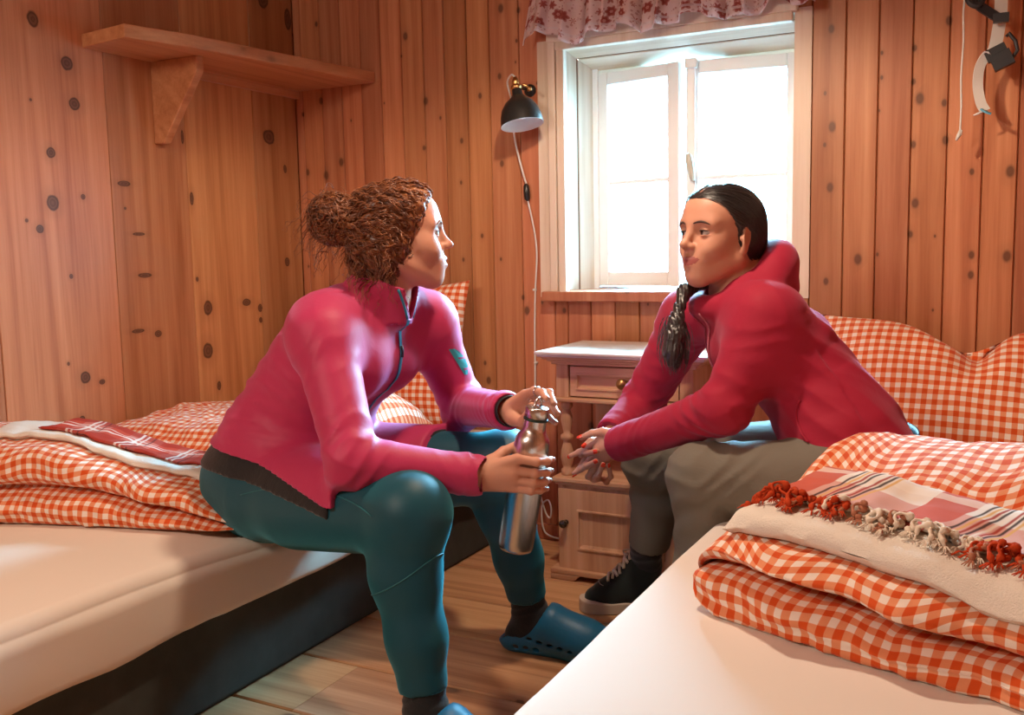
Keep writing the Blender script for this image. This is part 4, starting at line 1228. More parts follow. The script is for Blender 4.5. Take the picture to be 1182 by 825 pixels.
def add_head(F, H, smile=0.0, slim=1.0, nose=1.0):
    G = Field(); W_ = slim
    G.ell((-.014, 0, .036), (.094, .075, .078), k=.02)
    G.ell((.028, 0, -.022), (.060, .060*W_, .084), k=.03)
    G.ell((.036, 0, .048), (.053, .060, .054), k=.03)
    for s_ in (1, -1):
        G.cone((-.008, s_*.053*W_, -.052), (.058, s_*.014, -.096), .024, .017, k=.03)
        G.ell((.046, s_*.042*W_, -.020), (.026, .022, .024+.002*smile), k=.025)
        if smile: G.ell((.062, s_*.034, -.036), (.018, .016, .015), k=.02)
        G.cone((.0805, s_*.010, .024), (.068, s_*.046, .024), .0085, .0075, k=.022)
    G.ell((.066, 0, -.098), (.018, .019, .015), k=.018)
    G.ell((.068, 0, -.060), (.026, .032, .030), k=.022)
    for s_ in (1, -1):
        G.ell((.099, s_*.031, .004), (.022, .019, .0145), k=.016, mode='s')
    # nose
    G.cone((.084, 0, .018), (.103*nose, 0, -.020), .0065, .0085, k=.014)
    G.ell((.106*nose, 0, -.0255), (.0115, .0095, .0090), k=.008)
    for s_ in (1, -1):
        G.ell((.0955, s_*.0115, -.0295), (.0095, .0065, .0072), k=.007)
        G.ell((.0985, s_*.0062, -.0385), (.005, .0030, .0045), k=.004, mode='s')
    # lips
    cz, cx, cy = -.0590+.005*smile, .0765, .0255+.004*smile
    for s_ in (1, -1):
        G.cone((.0928, 0, -.0560), (cx, s_*cy, cz), .0046, .0018, k=.008)
        G.cone((.0910, 0, -.0675-.002*smile), (cx, s_*cy*.94, cz-.002), .0056, .0018, k=.008)
        G.cone((.0978, 0, -.0614-.001*smile), (cx+.0030, s_*(cy-.001), cz-.0005), .0010+.0034*max(0, smile-.45), .0013, k=.002, mode='s')
        # smile crease
        if smile > .5: G.cone((.097, s_*.016, -.030), (cx+.012, s_*(cy+.009), cz+.002), .0030, .0030, k=.010, mode='s')
    G.cone((.091, -.004, -.0415), (.0945, .004, -.047), .0025, .0025, k=.006, mode='s')
    # eyelids over the eyeballs (centre .0705, .031, .004, r .0118)
    for s_ in (1, -1):
        e = V((.0715, s_*.031, .0035))
        def lid(P, e=e, up=1):
            q = P-e; d = np.sqrt((q*q).sum(1))-.0150
            up_cut = -(q[:, 2]-.0040-.10*(q[:, 0]-.012)) if up > 0 else (q[:, 2]+.0052)
            return np.maximum(d, up_cut)
        G.add(lambda P, e=e: lid(P, e, 1), e, .018, 'u', .004)
        G.add(lambda P, e=e: lid(P, e, -1), e, .018, 'u', .004)
    # ears
    for s_ in (1, -1):
        a = R(18)
        ex = np.array([[math.cos(a), 0, -math.sin(a)], [0, 1, 0], [math.sin(a), 0, math.cos(a)]])
        yaw = R(24)*s_
        rz = np.array([[math.cos(yaw), -math.sin(yaw), 0], [math.sin(yaw), math.cos(yaw), 0], [0, 0, 1]])
        m = rz@ex
        G.ell((-.012, s_*.0775*W_**.5, -.004), (.0185, .0065, .0315), rotm=m, k=.008)
        G.ell((-.009, s_*.0865*W_**.5, .002), (.0115, .0062, .0195), rotm=m, k=.005, mode='s')
        G.ell((.004, s_*.0775*W_**.5, -.006), (.005, .004, .007), k=.004)
        G.ell((-.006, s_*.0785*W_**.5, -.032), (.008, .005, .009), k=.006)
    sc = H.k
    F.add(lambda P: G.ev(H.loc(P))*sc, H.w((0, 0, -.005)), .135*sc, 'u', .018)
    return G

def add_hand(F, h, rs=1.0, palm_k=.012):
    kn = [V(p) for p in h['kn']]; w_ = V(h['wrist'])
    rk = [.0108, .0110, .0105, .0095]
    for i, p in enumerate(kn):
        base = w_+(p-w_)*.18+(kn[i]-kn[1])*.35
        F.cone(base, p, .0150*rs, rk[i]*rs, k=.014)
    mid = (kn[1]+kn[2])/2
    F.cone(w_+(mid-w_)*.25, w_+(mid-w_)*.85, .015*rs, .0125*rs, k=.016)
    for i, c in enumerate(h['f']):
        pts = [kn[i]]+[V(p) for p in c]; s = (1.0, 1.03, .98, .86)[i]*rs
        rad = [.0098*s, .0090*s, .0082*s, .0068*s]
        for a in range(3): F.cone(pts[a], pts[a+1], rad[a], rad[a+1], k=.0035)
        F.ell(pts[1], (.0096*s,)*3, k=.004); F.ell(pts[2], (.0086*s,)*3, k=.003)
    t = [V(p) for p in h['th']]
    F.cone(w_+(t[0]-w_)*.3, t[0], .015*rs, .0145*rs, k=.014)
    F.cone(t[0], t[1], .0145*rs, .0115*rs, k=.012); F.cone(t[1], t[2], .0110*rs, .0098*rs, k=.004); F.cone(t[2], t[3], .0098*rs, .0074*rs, k=.003)

def nail_mesh(h, toward, rs=1.0, long=1.0):
    """list of (tip, direction, normal) for the five nails"""
    out = []
    chains = [[h['kn'][i]]+list(c) for i, c in enumerate(h['f'])]+[list(h['th'])]
    for i, c in enumerate(chains):
        tip, dip, pip = V(c[-1]), V(c[-2]), V(c[-3])
        d = V(unit(tip-dip)); 
        # the back of the finger is the outer side of its curl
        prev = V(unit(dip-pip)); n = prev-d*(prev@d)*1.0
        n = (dip-(tip+pip)/2); n = n-d*(n@d)
        if np.linalg.norm(n) < 1e-3: n = V(toward)-d*(V(toward)@d)
        n = V(unit(n))
        if i == 4: n = V(unit(V(toward)-d*(V(toward)@d)))
        out.append((tip, d, n, (.0068 if i < 4 else .0076)*rs*((1, 1, .98, .86, 1)[i]), long))
    return out
def build_nail(tip, d, n, r, long, mat, parent):
    s = np.cross(d, n); bm = bmesh.new(); g = []
    NU, NV = 8, 8
    for i in range(NU+1):
        row = []
        for j in range(NV+1):
            u = -1+2*i/NU; v = j/NV
            wd = r*.82*(1-.10*v)*(math.sqrt(max(0, 1-((v-.62)/.38)**2)) if v > .62 else 1)
            wd = max(wd, r*.12)
            ang = u*.95
            p = tip+d*((-.55+1.65*v*long)*r)+s*(math.sin(ang)/math.sin(.95)*wd)+n*(r*1.02*math.cos(ang)*(1 - .05*v)+.0006-.10*r*max(0, v-.5))
            row.append(bm.verts.new(p))
        g.append(row)
    for i in range(NU):
        for j in range(NV): bm.faces.new((g[i][j], g[i+1][j], g[i+1][j+1], g[i][j+1]))
    o = obj('fingernail', bm, mat, smooth=True)
    so = o.modifiers.new('solid', 'SOLIDIFY'); so.thickness = .0009; so.offset = 0
    return adopt(o, parent)

def eye_mat(name, iris):
    t = NT(name, .08, .6)
    co = t.n('ShaderNodeVectorMath', operation='NORMALIZE'); t.L(t.coord(), co.inputs[0])
    s = t.n('ShaderNodeSeparateXYZ'); t.L(co.outputs[0], s.inputs[0])
    t.color(t.ramp(s.outputs[0], [(0, (.50, .44, .41)), (.862, tuple(v*.4 for v in iris)), (.885, iris), (.965, (.006, .005, .005))], 'CONSTANT'))
    return t.m
def add_eyes(H, iris, parent, gaze=(1, 0, 0)):
    M_E = eye_mat('eye', iris)
    for s_ in (1, -1):
        bm = bmesh.new(); bmesh.ops.create_uvsphere(bm, u_segments=28, v_segments=18, radius=.0134*H.k)
        o = obj('eye', bm, M_E, smooth=True)
        g = Vector(gaze).normalized(); y = Vector((0, 0, 1)).cross(g).normalized(); z = g.cross(y)
        Rl = Matrix(((g.x, y.x, z.x, 0), (g.y, y.y, z.y, 0), (g.z, y.z, z.z, 0), (0, 0, 0, 1)))
        m = H.mat((.0715, s_*.031, .0035)) @ Rl
        o.parent = parent; o.matrix_parent_inverse = Matrix.Translation(parent.location).inverted(); o.matrix_basis = m
def add_brows(H, G, parent, mat, thick=1.0, arch=0.0):
    for s_ in (1, -1):
        bm = bmesh.new(); pts = []; rr = []
        for i in range(15):
            t = i/14; y = s_*lerp(.013, .050, t); z = .0225+arch*.004*math.sin(t*2.4)+.004*math.sin(t*3.0)-.004*t*t
            # march onto the face surface
            x = .12
            xs_ = np.linspace(.115, .03, 120, dtype=np.float32); P = np.stack([xs_, np.full(120, y), np.full(120, z)], 1).astype(np.float32)
            d = G.ev(P); hit = np.argmax(d < .0006); x = xs_[hit]
            pts.append(H.w((x, y, z))); rr.append((.0034*math.sin(math.pi*(t*.86+.10))+.0006)*thick*H.k)
        tube(bm, pts, rr, 8)
        adopt(obj('eyebrow', bm, mat, smooth=True), parent)

def add_lashes(H, parent, mat, r=.0009):
    for s_ in (1, -1):
        bm = bmesh.new(); pts = []; e = np.array((.0715, s_*.031, .0035)); rr = []
        for a in np.linspace(-62, 62, 13):
            z = .0038; q = math.sqrt(.0152**2-z*z); pts.append(H.w(e+np.array((q*math.cos(R(a)), q*math.sin(R(a)), z-.0016*(abs(a)/62)**2)))); rr.append(float(r*(1.1-.6*(abs(a)/62)**2)))
        tube(bm, pts, rr, 6); adopt(obj('eyelashes', bm, mat, smooth=True), parent)
def skin_mat(name, c, red=(.55, .17, .11), sss=.10):
    t = NT(name, .48, .35)
    n1 = t.noise(t.coord(), 16, 4); n2 = t.noise(t.coord(), 160, 3)
    col = t.mix(t.math('MULTIPLY', t.math('SUBTRACT', n1, .35, clamp=True), .45), c, red)
    col = t.mix(t.math('MULTIPLY', n2, .12), col, tuple(v*.6 for v in c))
    t.color(col); t.bump(n2, .10, .002)
    t.b.inputs['Subsurface Weight'].default_value = sss; t.b.inputs['Subsurface Radius'].default_value = (.010, .0035, .002); t.b.inputs['Subsurface Scale'].default_value = 1.0
    return t.m
def knit(name, c, rough=.75, big=(9, .35, .010), fine=(700, .25, .0006), sheen=.3, sc=None, spec=.25):
    """stretch fabric: fine weave and soft wrinkles in the bump"""
    t = NT(name, rough, spec)
    co = t.coord()
    f = t.noise(co, fine[0], 2); b = t.noise(co, big[0], 5, .6, 1.2)
    k = t.mix(t.math('MULTIPLY', f, .25), c, tuple(v*.62 for v in c)); t.color(k)
    h = t.math('ADD', t.math('MULTIPLY', b, big[2]*100), t.math('MULTIPLY', f, fine[2]*100))
    t.bump(h, big[1], .01)
    t.b.inputs['Sheen Weight'].default_value = sheen
    if sc: t.b.inputs['Sheen Tint'].default_value = (*sc, 1)
    return t.m

def strands(name, roots, flow, steps, step, radf, mat, parent, surf=None, curl=0.0, curl_f=40., lift=.002, seed=0, n=4, gravity=0.0):
    """hair strands following a flow field over an implicit surface"""
    rng = np.random.default_rng(seed)
    P = V(roots).copy(); N = len(P)
    ph = rng.random(N)*6.28; am = rng.uniform(.4, 1.3, N)*curl; fr = rng.uniform(.7, 1.4, N)*curl_f
    off = rng.uniform(.1, 1.0, N)*lift
    path = [P.copy()]
    def grad(Q):
        e = .002; g = np.stack([surf(Q+V(a)*e)-surf(Q-V(a)*e) for a in ((1, 0, 0), (0, 1, 0), (0, 0, 1))], 1)
        return g/(np.linalg.norm(g, axis=1, keepdims=True)+1e-9)
    raw = []
    for k in range(steps):
        f = flow(P, k/steps)
        if surf is not None:
            g = grad(P); d = surf(P)
            f = f-g*(f*g).sum(1, keepdims=True)
            f = f/(np.linalg.norm(f, axis=1, keepdims=True)+1e-9)
            P = P+f*step-g*(d-off)[:, None]*.6
            side = np.cross(f, g)
            a = k*step*fr+ph
            raw.append(P+side*(am*np.sin(a))[:, None]+g*(am*.6*np.abs(np.cos(a)))[:, None])
        else:
            f = f/(np.linalg.norm(f, axis=1, keepdims=True)+1e-9); P = P+f*step
            side = np.cross(f, V((.3, .5, .8))); up = np.cross(side, f); a = k*step*fr+ph
            raw.append(P+side*(am*np.sin(a))[:, None]+up*(am*np.cos(a))[:, None])
    X = np.stack(raw, 1)                                             # N, steps, 3
    T = np.gradient(X, axis=1); T /= np.linalg.norm(T, axis=2, keepdims=True)+1e-9
    ref = np.where(np.abs(T[..., 2:3]) < .9, V((0, 0, 1)), V((1, 0, 0)))
    A = np.cross(T, ref); A /= np.linalg.norm(A, axis=2, keepdims=True)+1e-9; Bn = np.cross(T, A)
    rad = np.array([radf(k/(steps-1)) for k in range(steps)])[None, :, None]*rng.uniform(.7, 1.3, N)[:, None, None]
    rings = np.stack([X+rad*(math.cos(2*math.pi*q/n)*A+math.sin(2*math.pi*q/n)*Bn) for q in range(n)], 2)   # N, steps, n, 3
    vv = rings.reshape(-1, 3).astype(np.float32)
    base = (np.arange(N)*steps*n)[:, None, None]+(np.arange(steps-1)*n)[None, :, None]+np.arange(n)[None, None, :]
    nxt = (np.arange(N)*steps*n)[:, None, None]+(np.arange(steps-1)*n)[None, :, None]+((np.arange(n)+1) % n)[None, None, :]
    Fq = np.stack([base, base+n, nxt+n, nxt], -1).reshape(-1, 4)
    return vv, Fq
# ------------------------------------------------------------------ the woman with curly hair
M_SKIN1 = skin_mat('skin_fair', (.62, .315, .215)); M_SKIN2 = skin_mat('skin_warm', (.60, .305, .205), (.52, .17, .12))
M_LIP1 = plain('lips_rose', (.50, .13, .11), .35, .5); M_LIP2 = plain('lips_mauve', (.36, .10, .09), .35, .5)
M_TEETH = plain('teeth', (.80, .74, .66), .25, .5)
M_SOCK = knit('black_sock', (.018, .019, .021), .9, fine=(420, .6, .002))

def woman_curly():
    root = empty('person', (-1.50, 1.75, .38), 'woman with curly auburn bun, raspberry zip top and teal leggings, holding a steel bottle', 'person')
    X, Y = (1, 0, 0), (0, 1, 0)
    H = Head((-1.210, 1.790, 1.035), (.796, .603), tilt=R(5), roll=R(0), scale=1.0)
    HR = dict(wrist=(-.934, 1.634, .5535), kn=[(-0.8609, 1.6629, 0.5877), (-0.8655, 1.6605, 0.5633), (-0.8691, 1.6622, 0.5434), (-0.8721, 1.6639, 0.5265)],
              f=[[(-0.8264, 1.6805, 0.5811), (-0.8139, 1.7045, 0.5784), (-0.8138, 1.7242, 0.578)], [(-0.8301, 1.6808, 0.5565), (-0.8176, 1.7073, 0.5537), (-0.8188, 1.7271, 0.5536)], [(-0.8341, 1.6802, 0.5367), (-0.8216, 1.7053, 0.534), (-0.8222, 1.7251, 0.5337)], [(-0.8392, 1.6782, 0.5203), (-0.8275, 1.6972, 0.5178), (-0.8246, 1.7167, 0.517)]],
              th=[(-.919, 1.660, .575), (-.908, 1.695, .592), (-.895, 1.735, .600), (-.868, 1.766, .602)])
    HL = dict(wrist=(-0.9515, 1.7986, 0.6583), kn=[(-0.9015, 1.7844, 0.699), (-0.9083, 1.8013, 0.6812), (-0.9122, 1.8083, 0.6629), (-0.9133, 1.8057, 0.6462)],
              th=[(-0.9279, 1.781, 0.6456), (-0.8971, 1.7571, 0.6442), (-0.8739, 1.744, 0.665), (-0.8622, 1.736, 0.6854)],
              f=[[(-0.8706, 1.7678, 0.7102), (-0.8474, 1.7571, 0.7093), (-0.8293, 1.7361, 0.7008)], [(-0.8754, 1.7981, 0.7002), (-0.8474, 1.7906, 0.7045), (-0.8262, 1.7661, 0.6857)], [(-0.8724, 1.8079, 0.6747), (-0.846, 1.7995, 0.6793), (-0.8219, 1.773, 0.6642)], [(-0.8781, 1.8017, 0.6491), (-0.8457, 1.7849, 0.652), (-0.8244, 1.7692, 0.6446)]])
    J = dict(hr=(-1.49, 1.655, .468), hl=(-1.49, 1.850, .468), kr=(-1.022, 1.515, .497), kl=(-1.045, 1.965, .500), ar=(-.990, 1.500, .095), al=(-1.035, 2.055, .095),
             sr=(-1.275, 1.585, .828), sl=(-1.235, 1.925, .838), er=(-1.145, 1.500, .592), el=(-1.195, 2.020, .622), nb=(-1.250, 1.770, .900))
    def torso(F, g, fold=None, low=True):
        secs = [((-1.535, 1.752, .475), Y, .180+g, (1, 0, -.15), .130+g, .150+g), ((-1.505, 1.752, .56), Y, .165+g, (1, 0, -.2), .130+g, .125+g),
                ((-1.465, 1.755, .65), Y, .150+g, (1, 0, -.35), .125+g, .112+g), ((-1.375, 1.757, .755), Y, .155+g, (1, 0, -.5), .105+g, .112+g),
                ((-1.305, 1.760, .835), Y, .155+g, (1, 0, -.4), .080+g, .090+g), ((-1.262, 1.766, .895), Y, .080+g, (1, 0, -.3), .055+g, .062+g)]
        F.loft(secs if low else secs[1:], k=.03, fold=fold)
        for y in (1.695, 1.825): F.ell((-1.285, y, .760), (.070+g, .066+g, .064+g), k=.05)
    def arms(F, g, folds=False):
        fo = lambda *a: a if folds else None
        ka, kb = (.05, .02) if folds else (.006, .006)
        up = fo((.0055, .046, .92, .22, (0, .3, .8)), (.004, .055, .12, .25, (.6, .4, 0)))
        dn = fo((.006, .044, .06, .20, (.2, .4, -.8)), (.0032, .031, .92, .22, (.2, .5, .6)))
        F.cone(J['sr'], J['er'], .058+g, .043+g, k=ka, fold=up); F.cone(J['sl'], J['el'], .058+g, .043+g, k=ka, fold=up)
        F.cone((-1.30, 1.62, .845), J['sr'], .062+g, .056+g, k=.05); F.cone((-1.27, 1.89, .850), J['sl'], .062+g, .056+g, k=.05)
        wr = V(HR['wrist']); wl = V(HL['wrist'])
        F.cone(J['er'], wr, .0445+g, .029+g*1.1, k=kb, fold=dn); F.cone(J['el'], wl, .044+g, .029+g*1.1, k=kb, fold=dn)
    def legs(F, g):
        for h, k_, a in (('hr', 'kr', 'ar'), ('hl', 'kl', 'al')):
            hh, kk, aa = V(J[h]), V(J[k_]), V(J[a])
            F.cone(hh+V((0, 0, -.004)), kk, .112+g, .066+g, k=.05); F.cone(hh+(kk-hh)*.25+V((0, 0, -.030)), hh+(kk-hh)*.80+V((0, 0, -.022)), .085+g, .062+g, k=.05)
            F.ell(kk+V((.004, 0, .002)), (.061+g, .062+g, .061+g), k=.04)
            c1 = kk+(aa-kk)*.30+V((-.022, 0, 0)); c2 = kk+(aa-kk)*.62+V((-.008, 0, 0))
            F.cone(kk, c1, .062+g, .065+g, k=.05); F.cone(c1, c2, .065+g, .054+g, k=.03); F.cone(c2, aa, .053+g, .040+g, k=.03)
    def feet(F, g, k=.02):
        for a, t in (('ar', (-.800, 1.485, .030)), ('al', (-.830, 2.085, .034))):
            aa = V(J[a]); heel = aa+V((-.040, -.002, -.055)); toe = V(t); ball = heel+(toe-heel)*.72+V((0, 0, .0))
            F.cone(aa, heel+V((.02, 0, .0)), .034+g, .032+g, k=k); F.cone(heel+V((.01, 0, 0)), ball, .031+g, .034+g, k=k, flat=(0, 0, 1), fs=.9)
            F.cone(aa+V((.01, 0, -.01)), ball, .034+g, .026+g, k=k); F.cone(ball, toe, .034+g, .024+g, k=k, flat=(0, 0, 1), fs=.75)
    # --- body
    F = Field(); torso(F, -.006); legs(F, -.004); feet(F, -.002); arms(F, -.004)
    F.cone(J['nb'], H.w((-.030, 0, -.050)), .058, .052, k=.045); F.cone((-1.275, 1.77, .895), H.w((-.055, 0, -.02)), .05, .05, k=.03)
    G = add_head(F, H, smile=1.0, slim=1.02); add_hand(F, HR, .98); add_hand(F, HL, .98)
    hb = ((-1.40, 1.60, .845), (-1.05, 1.96, 1.17)); rb = ((-.965, 1.60, .49), (-.79, 1.81, .627)); lb = ((-.965, 1.70, .628), (-.79, 1.84, .735))
    coarse = F.mesh((-1.75, 1.36, .0), (-.74, 2.20, 1.0), .0075)
    snap = lambda b, h: (b[0], tuple(b[0][i]+math.ceil((b[1][i]-b[0][i])/h/12)*12*h for i in range(3)))
    hb, rb, lb = snap(hb, .0026), snap(rb, .0018), snap(lb, .0018)
    parts = [cut_boxes(coarse, [hb, rb, lb]), F.mesh(*hb, .0026), cut_boxes(F.mesh(*rb, .0018), [lb]), F.mesh(*lb, .0018)]
    def mf(c):
        q = H.loc(c.astype(np.float32))
        y_ = np.abs(q[:, 1]); zc_ = -.0620+.0058*(y_/.028)**2; hh = .0108*np.sqrt(np.clip(1-(y_/.029)**2, 0, 1))
        return ((q[:, 0] > .066) & (np.abs(q[:, 2]-zc_) < hh) & (np.linalg.norm(q, axis=1) < .14)).astype(int)
    body = to_mesh('body', parts, [M_SKIN1, M_LIP1], root, mf)
    add_eyes(H, (.10, .16, .14), root, (1, .05, .04)); add_brows(H, G, root, plain('auburn_brow', (.22, .09, .045), .7), .75, .6); add_lashes(H, root, plain('dark_lash', (.03, .015, .01), .6))
    bm = bmesh.new(); M = Matrix.Translation((-.0035, 0, 0))
    pts = [H.w((.0885-.55*abs(y)**1.15*1.6, y, -.0605+3.2*y*y)) for y in np.linspace(-.022, .022, 13)]
    tube(bm, pts, .0042, 8); adopt(obj('teeth', bm, M_TEETH, smooth=True), root)
    for t in nail_mesh(HR, (.4, -.7, .5), .98)+nail_mesh(HL, (0, 0, 1), .98):
        build_nail(*t, M_NAIL, root)
    def under():
        F = Field()
        F.loft([((-1.535, 1.752, .475), Y, .187, (1, 0, -.15), .138, .158), ((-1.505, 1.752, .56), Y, .174, (1, 0, -.2), .138, .134)], k=.03, fold=[((0, .1, 1), .003, .022, (-1.5, 1.75, .52), .3, 0)])
        for y in (1.665, 1.84): F.ell((-1.575, y, .484), (.122, .102, .102), k=.05)
        legs(F, .0095)
        return F
    # --- jacket
    M_J = knit('raspberry_jersey', (.50, .026, .105), .55, big=(8, .22, .007), sheen=.45, sc=(.75, .45, .80), spec=.35)
    F = Field()
    tf = [((.25, .1, 1.0), .007, .046, (-1.55, 1.66, .62), .17, .3), ((.9, .2, .6), .005, .05, (-1.28, 1.76, .74), .14, .9), ((.5, .9, .5), .006, .05, (-1.36, 1.62, .80), .10, 0)]
    torso(F, .013, tf)
    L2 = under(); LC = Field()
    LC.add(lambda P: L2.ev(P)-.008, (-1.35, 1.75, .40), .8, 'u', .02); LC.plane((-1.205, 1.753, .55), (1, 0, .25), c=(.795, 1.753, 1.05), r=2.0616)
    F.add(lambda P: LC.ev(P), (-1.35, 1.75, .40), .8, 'u', .03)
    hp, hn = V((-1.55, 1.755, .572)), V(unit((-.10, 0, -1)))
    F.plane(hp, hn, c=hp+hn*3, r=3.0)
    arms(F, .008, True)
    # sleeve cuffs gathered a little at the wrist
    for e, w_, s_ in (('er', HR['wrist'], 1), ('el', HL['wrist'], 1)):
        a, b = V(J[e]), V(w_); d = V(unit(b-a)); 
        F.cone(b-d*.030, b-d*.004, .0400, .0375, k=.012, fold=((.005, .017, .5, .8, (0, 0, .2)),))
        F.plane(b+d*.004, d, c=b+d*.05, r=.052)
    # stand collar, unzipped: an open shell round the neck
    nb = V((-1.243, 1.772, .905)); cz = V(unit((.30, .03, 1.0))); fx = V(unit((.95, .22, -.30)))
    sy = np.cross(cz, fx); 
    def collar(P):
        q = P-nb; z = q@cz; x = q@fx; y = q@sy
        op = np.clip((x+.02)/.09, 0, 1)                               # opens towards the front
        rx = .068+.10*np.maximum(z, 0)*.25; ry = .066+.16*np.maximum(z, 0)*op
        rr = np.sqrt((x/rx)**2+(y/ry)**2)
        d = np.abs((rr-1)*.066)-.0032
        top = z-(.050-.012*op)
        bot = -.045-z
        gap = .95*np.maximum(z+.030, 0)*.62+np.where(z > -.03, .004, -.05)                           # V of the open zip
        v = np.where(x > 0, gap-np.abs(y), -1)
        return np.maximum.reduce([d, top, bot, np.minimum(v, .02)])
    # neck opening
    F.cone(nb+cz*.040+fx*.008, nb+cz*.16, .0625, .072, k=.006, mode='s')
    F.cone(nb+fx*.072-cz*.022, nb+fx*.062+cz*.05, .003, .028, k=.006, mode='s')
    F.add(collar, nb, .125, 'u', .008)
    jk = to_mesh('jacket', [F.mesh((-1.72, 1.40, .50), (-.92, 2.12, .985), .0042)], M_J, root)
    JF = F
    # zip: teal tape down the front, marched onto the cloth
    M_Z = plain('teal_zip', (.02, .22, .32), .45, .4)
    def on(F_, o, d, n=160, ln=.35):
        t = np.linspace(0, ln, n, dtype=np.float32); P = V(o)[None]+t[:, None]*V(unit(d))[None]
        e = F_.ev(P); i = int(np.argmax(e < .001)); return P[i] if e[i] < .001 else None
    line = []
    for t in np.linspace(0, 1, 22):
        o = V((-1.06, 1.772, lerp(.868, .640, t)))
        p = on(F, o, (-1, 0, -.12))
        if p is not None: line.append(p)
    bm = bmesh.new(); q = [Vector(p)+Vector((.002, 0, .0005)) for p in line]
    for i in range(len(q)-1):
        a, b = q[i], q[i+1]; w_ = Vector((0, .0048, 0)); up = Vector((.0012, 0, 0))
        vs = [bm.verts.new(p) for p in (a-w_, a+w_, b+w_, b-w_, a-w_+up, a+w_+up, b+w_+up, b-w_+up)]
        for f in ((4, 5, 6, 7), (0, 3, 2, 1), (0, 1, 5, 4), (2, 3, 7, 6), (1, 2, 6, 5), (3, 0, 4, 7)): bm.faces.new([vs[k] for k in f])
    bmesh.ops.remove_doubles(bm, verts=bm.verts, dist=.0002)
    z = adopt(obj('zip', bm, M_Z, smooth=False), root)
    # open zip edges up the two collar flaps
    for s_ in (1, -1):
        pts = []
        for zz in np.linspace(-.030, .036, 9):
            yy = s_*(.014+.95*max(zz+.035, 0)*.62); op = 1.0
            ry = .066+.16*max(zz, 0); rx = .068+.025*max(zz, 0)
            xx = rx*math.sqrt(max(.02, 1-(yy/ry)**2)); pts.append(nb+cz*zz+fx*(xx+.002)+sy*yy)
        bm = bmesh.new(); tube(bm, pts, .0036, 8); adopt(obj('zip_edge', bm, M_Z, smooth=True), root)
    bm = bmesh.new()
    if len(line) > 7:
        p = Vector(line[5])+Vector((.005, 0, 0)); tube(bm, [p, p+Vector((.003, 0, -.012)), p+Vector((.001, 0, -.026))], [.0035, .003, .0035], 8)
    adopt(obj('zip_pull', bm, plain('dark_zip_pull', (.02, .03, .05), .4), smooth=True), root)
    # teal print on the far sleeve
    bm = bmesh.new(); rows = []
    for i in range(13):
        t = i/12; row = []
        c = V(J['sl'])+(V(J['el'])-V(J['sl']))*(.30+.30*t)
        for j in range(7):
            a = R(-34+5.5*j*math.sin(.5+2.3*t)+t*16); o = c+V((math.cos(a)*.14, -math.sin(a)*-.14, 0))
            p = on(F, o, c-o, 120, .14); row.append(p)
        rows.append(row)
    for i in range(12):
        for j in range(6):
            if i in (4, 9) and j > 1: continue
            qd = [rows[i][j], rows[i][j+1], rows[i+1][j+1], rows[i+1][j]]
            if any(p is None for p in qd): continue
            c = V(J['sl'])*.5+V(J['el'])*.5
            bm.faces.new([bm.verts.new(Vector(p)+(Vector(p)-Vector(c)).normalized()*.0016) for p in qd])
    bmesh.ops.remove_doubles(bm, verts=bm.verts, dist=.0006)
    adopt(obj('sleeve_print', bm, plain('teal_print', (.03, .34, .36), .5), smooth=True), root)
    F = under()
    bp, bn = V((-1.57, 1.753, .523)), V(unit((-.03, 0, -1))); F.plane(bp, bn, c=bp+bn*3, r=3.0); F.plane((-1.21, 1.753, .5), (1, 0, 0), c=(.79, 1.753, .5), r=2.0); F.plane((-1.56, 1.753, .60), (0, 0, 1), c=(-1.56, 1.753, 2.6), r=2.0)
    BT = F
    to_mesh('black_top', [F.mesh((-1.75, 1.44, .47), (-1.10, 2.08, .63), .005)], knit('black_jersey', (.012, .013, .015), .8), root)
    # --- leggings and waistband
    M_L = knit('teal_leggings', (.004, .066, .098), .50, big=(7, .12, .004), fine=(900, .15, .0004), sheen=.5, sc=(.10, .55, .65), spec=.35)
    F = Field()
    F.loft([((-1.535, 1.752, .470), Y, .182, (1, 0, -.15), .133, .154), ((-1.512, 1.752, .54), Y, .168, (1, 0, -.2), .131, .130)], k=.03)
    for y in (1.665, 1.84): F.ell((-1.575, y, .478), (.118, .098, .100), k=.05)
    legs(F, .003)
    F.plane((-1.50, 1.75, .560), (-.12, 0, 1), c=(-1.50, 1.75, .66), r=.20)
    for a, k_ in (('ar', 'kr'), ('al', 'kl')):
        aa, kk = V(J[a]), V(J[k_]); d = V(unit(aa-kk)); p = aa-d*.062
        F.cone(p-d*.016, p-d*.002, .0455, .0450, k=.010)
        F.plane(p, d+V((-.0, 0, 0)), c=p+d*.09, r=.092)
    # seat is pressed flat on the mattress
    F.plane((-1.6, 1.75, .368), (-.02, 0, -1), k=.03)if False else None
    lg = to_mesh('leggings', [F.mesh((-1.74, 1.40, .12), (-.93, 2.14, .62), .0050)], M_L, root)
    # flat-lock seams on the thigh and shin
    M_S = plain('teal_seam', (.02, .16, .19), .5)
    LF = F
    def seam(path, nm='seam'):
        bm = bmesh.new(); pts = []
        for o, tg in path:
            p = on(LF, o, V(tg)-V(o), 200, .30)
            if p is not None: pts.append(Vector(p)+ (Vector(o)-Vector(tg)).normalized()*.0004)
        if len(pts) > 3: tube(bm, spline(pts, 3), .0013, 6); adopt(obj(nm, bm, M_S, smooth=True), root)
    hr, kr, ar = V(J['hr']), V(J['kr']), V(J['ar'])
    seam([(hr+(kr-hr)*t+V((0, -.22, .02+.10*math.sin(2.6*t)-.10*t)), hr+(kr-hr)*t+V((0, 0, .03*math.sin(2.6*t)))) for t in np.linspace(.02, .92, 18)])
    ck = kr+(ar-kr)*.30
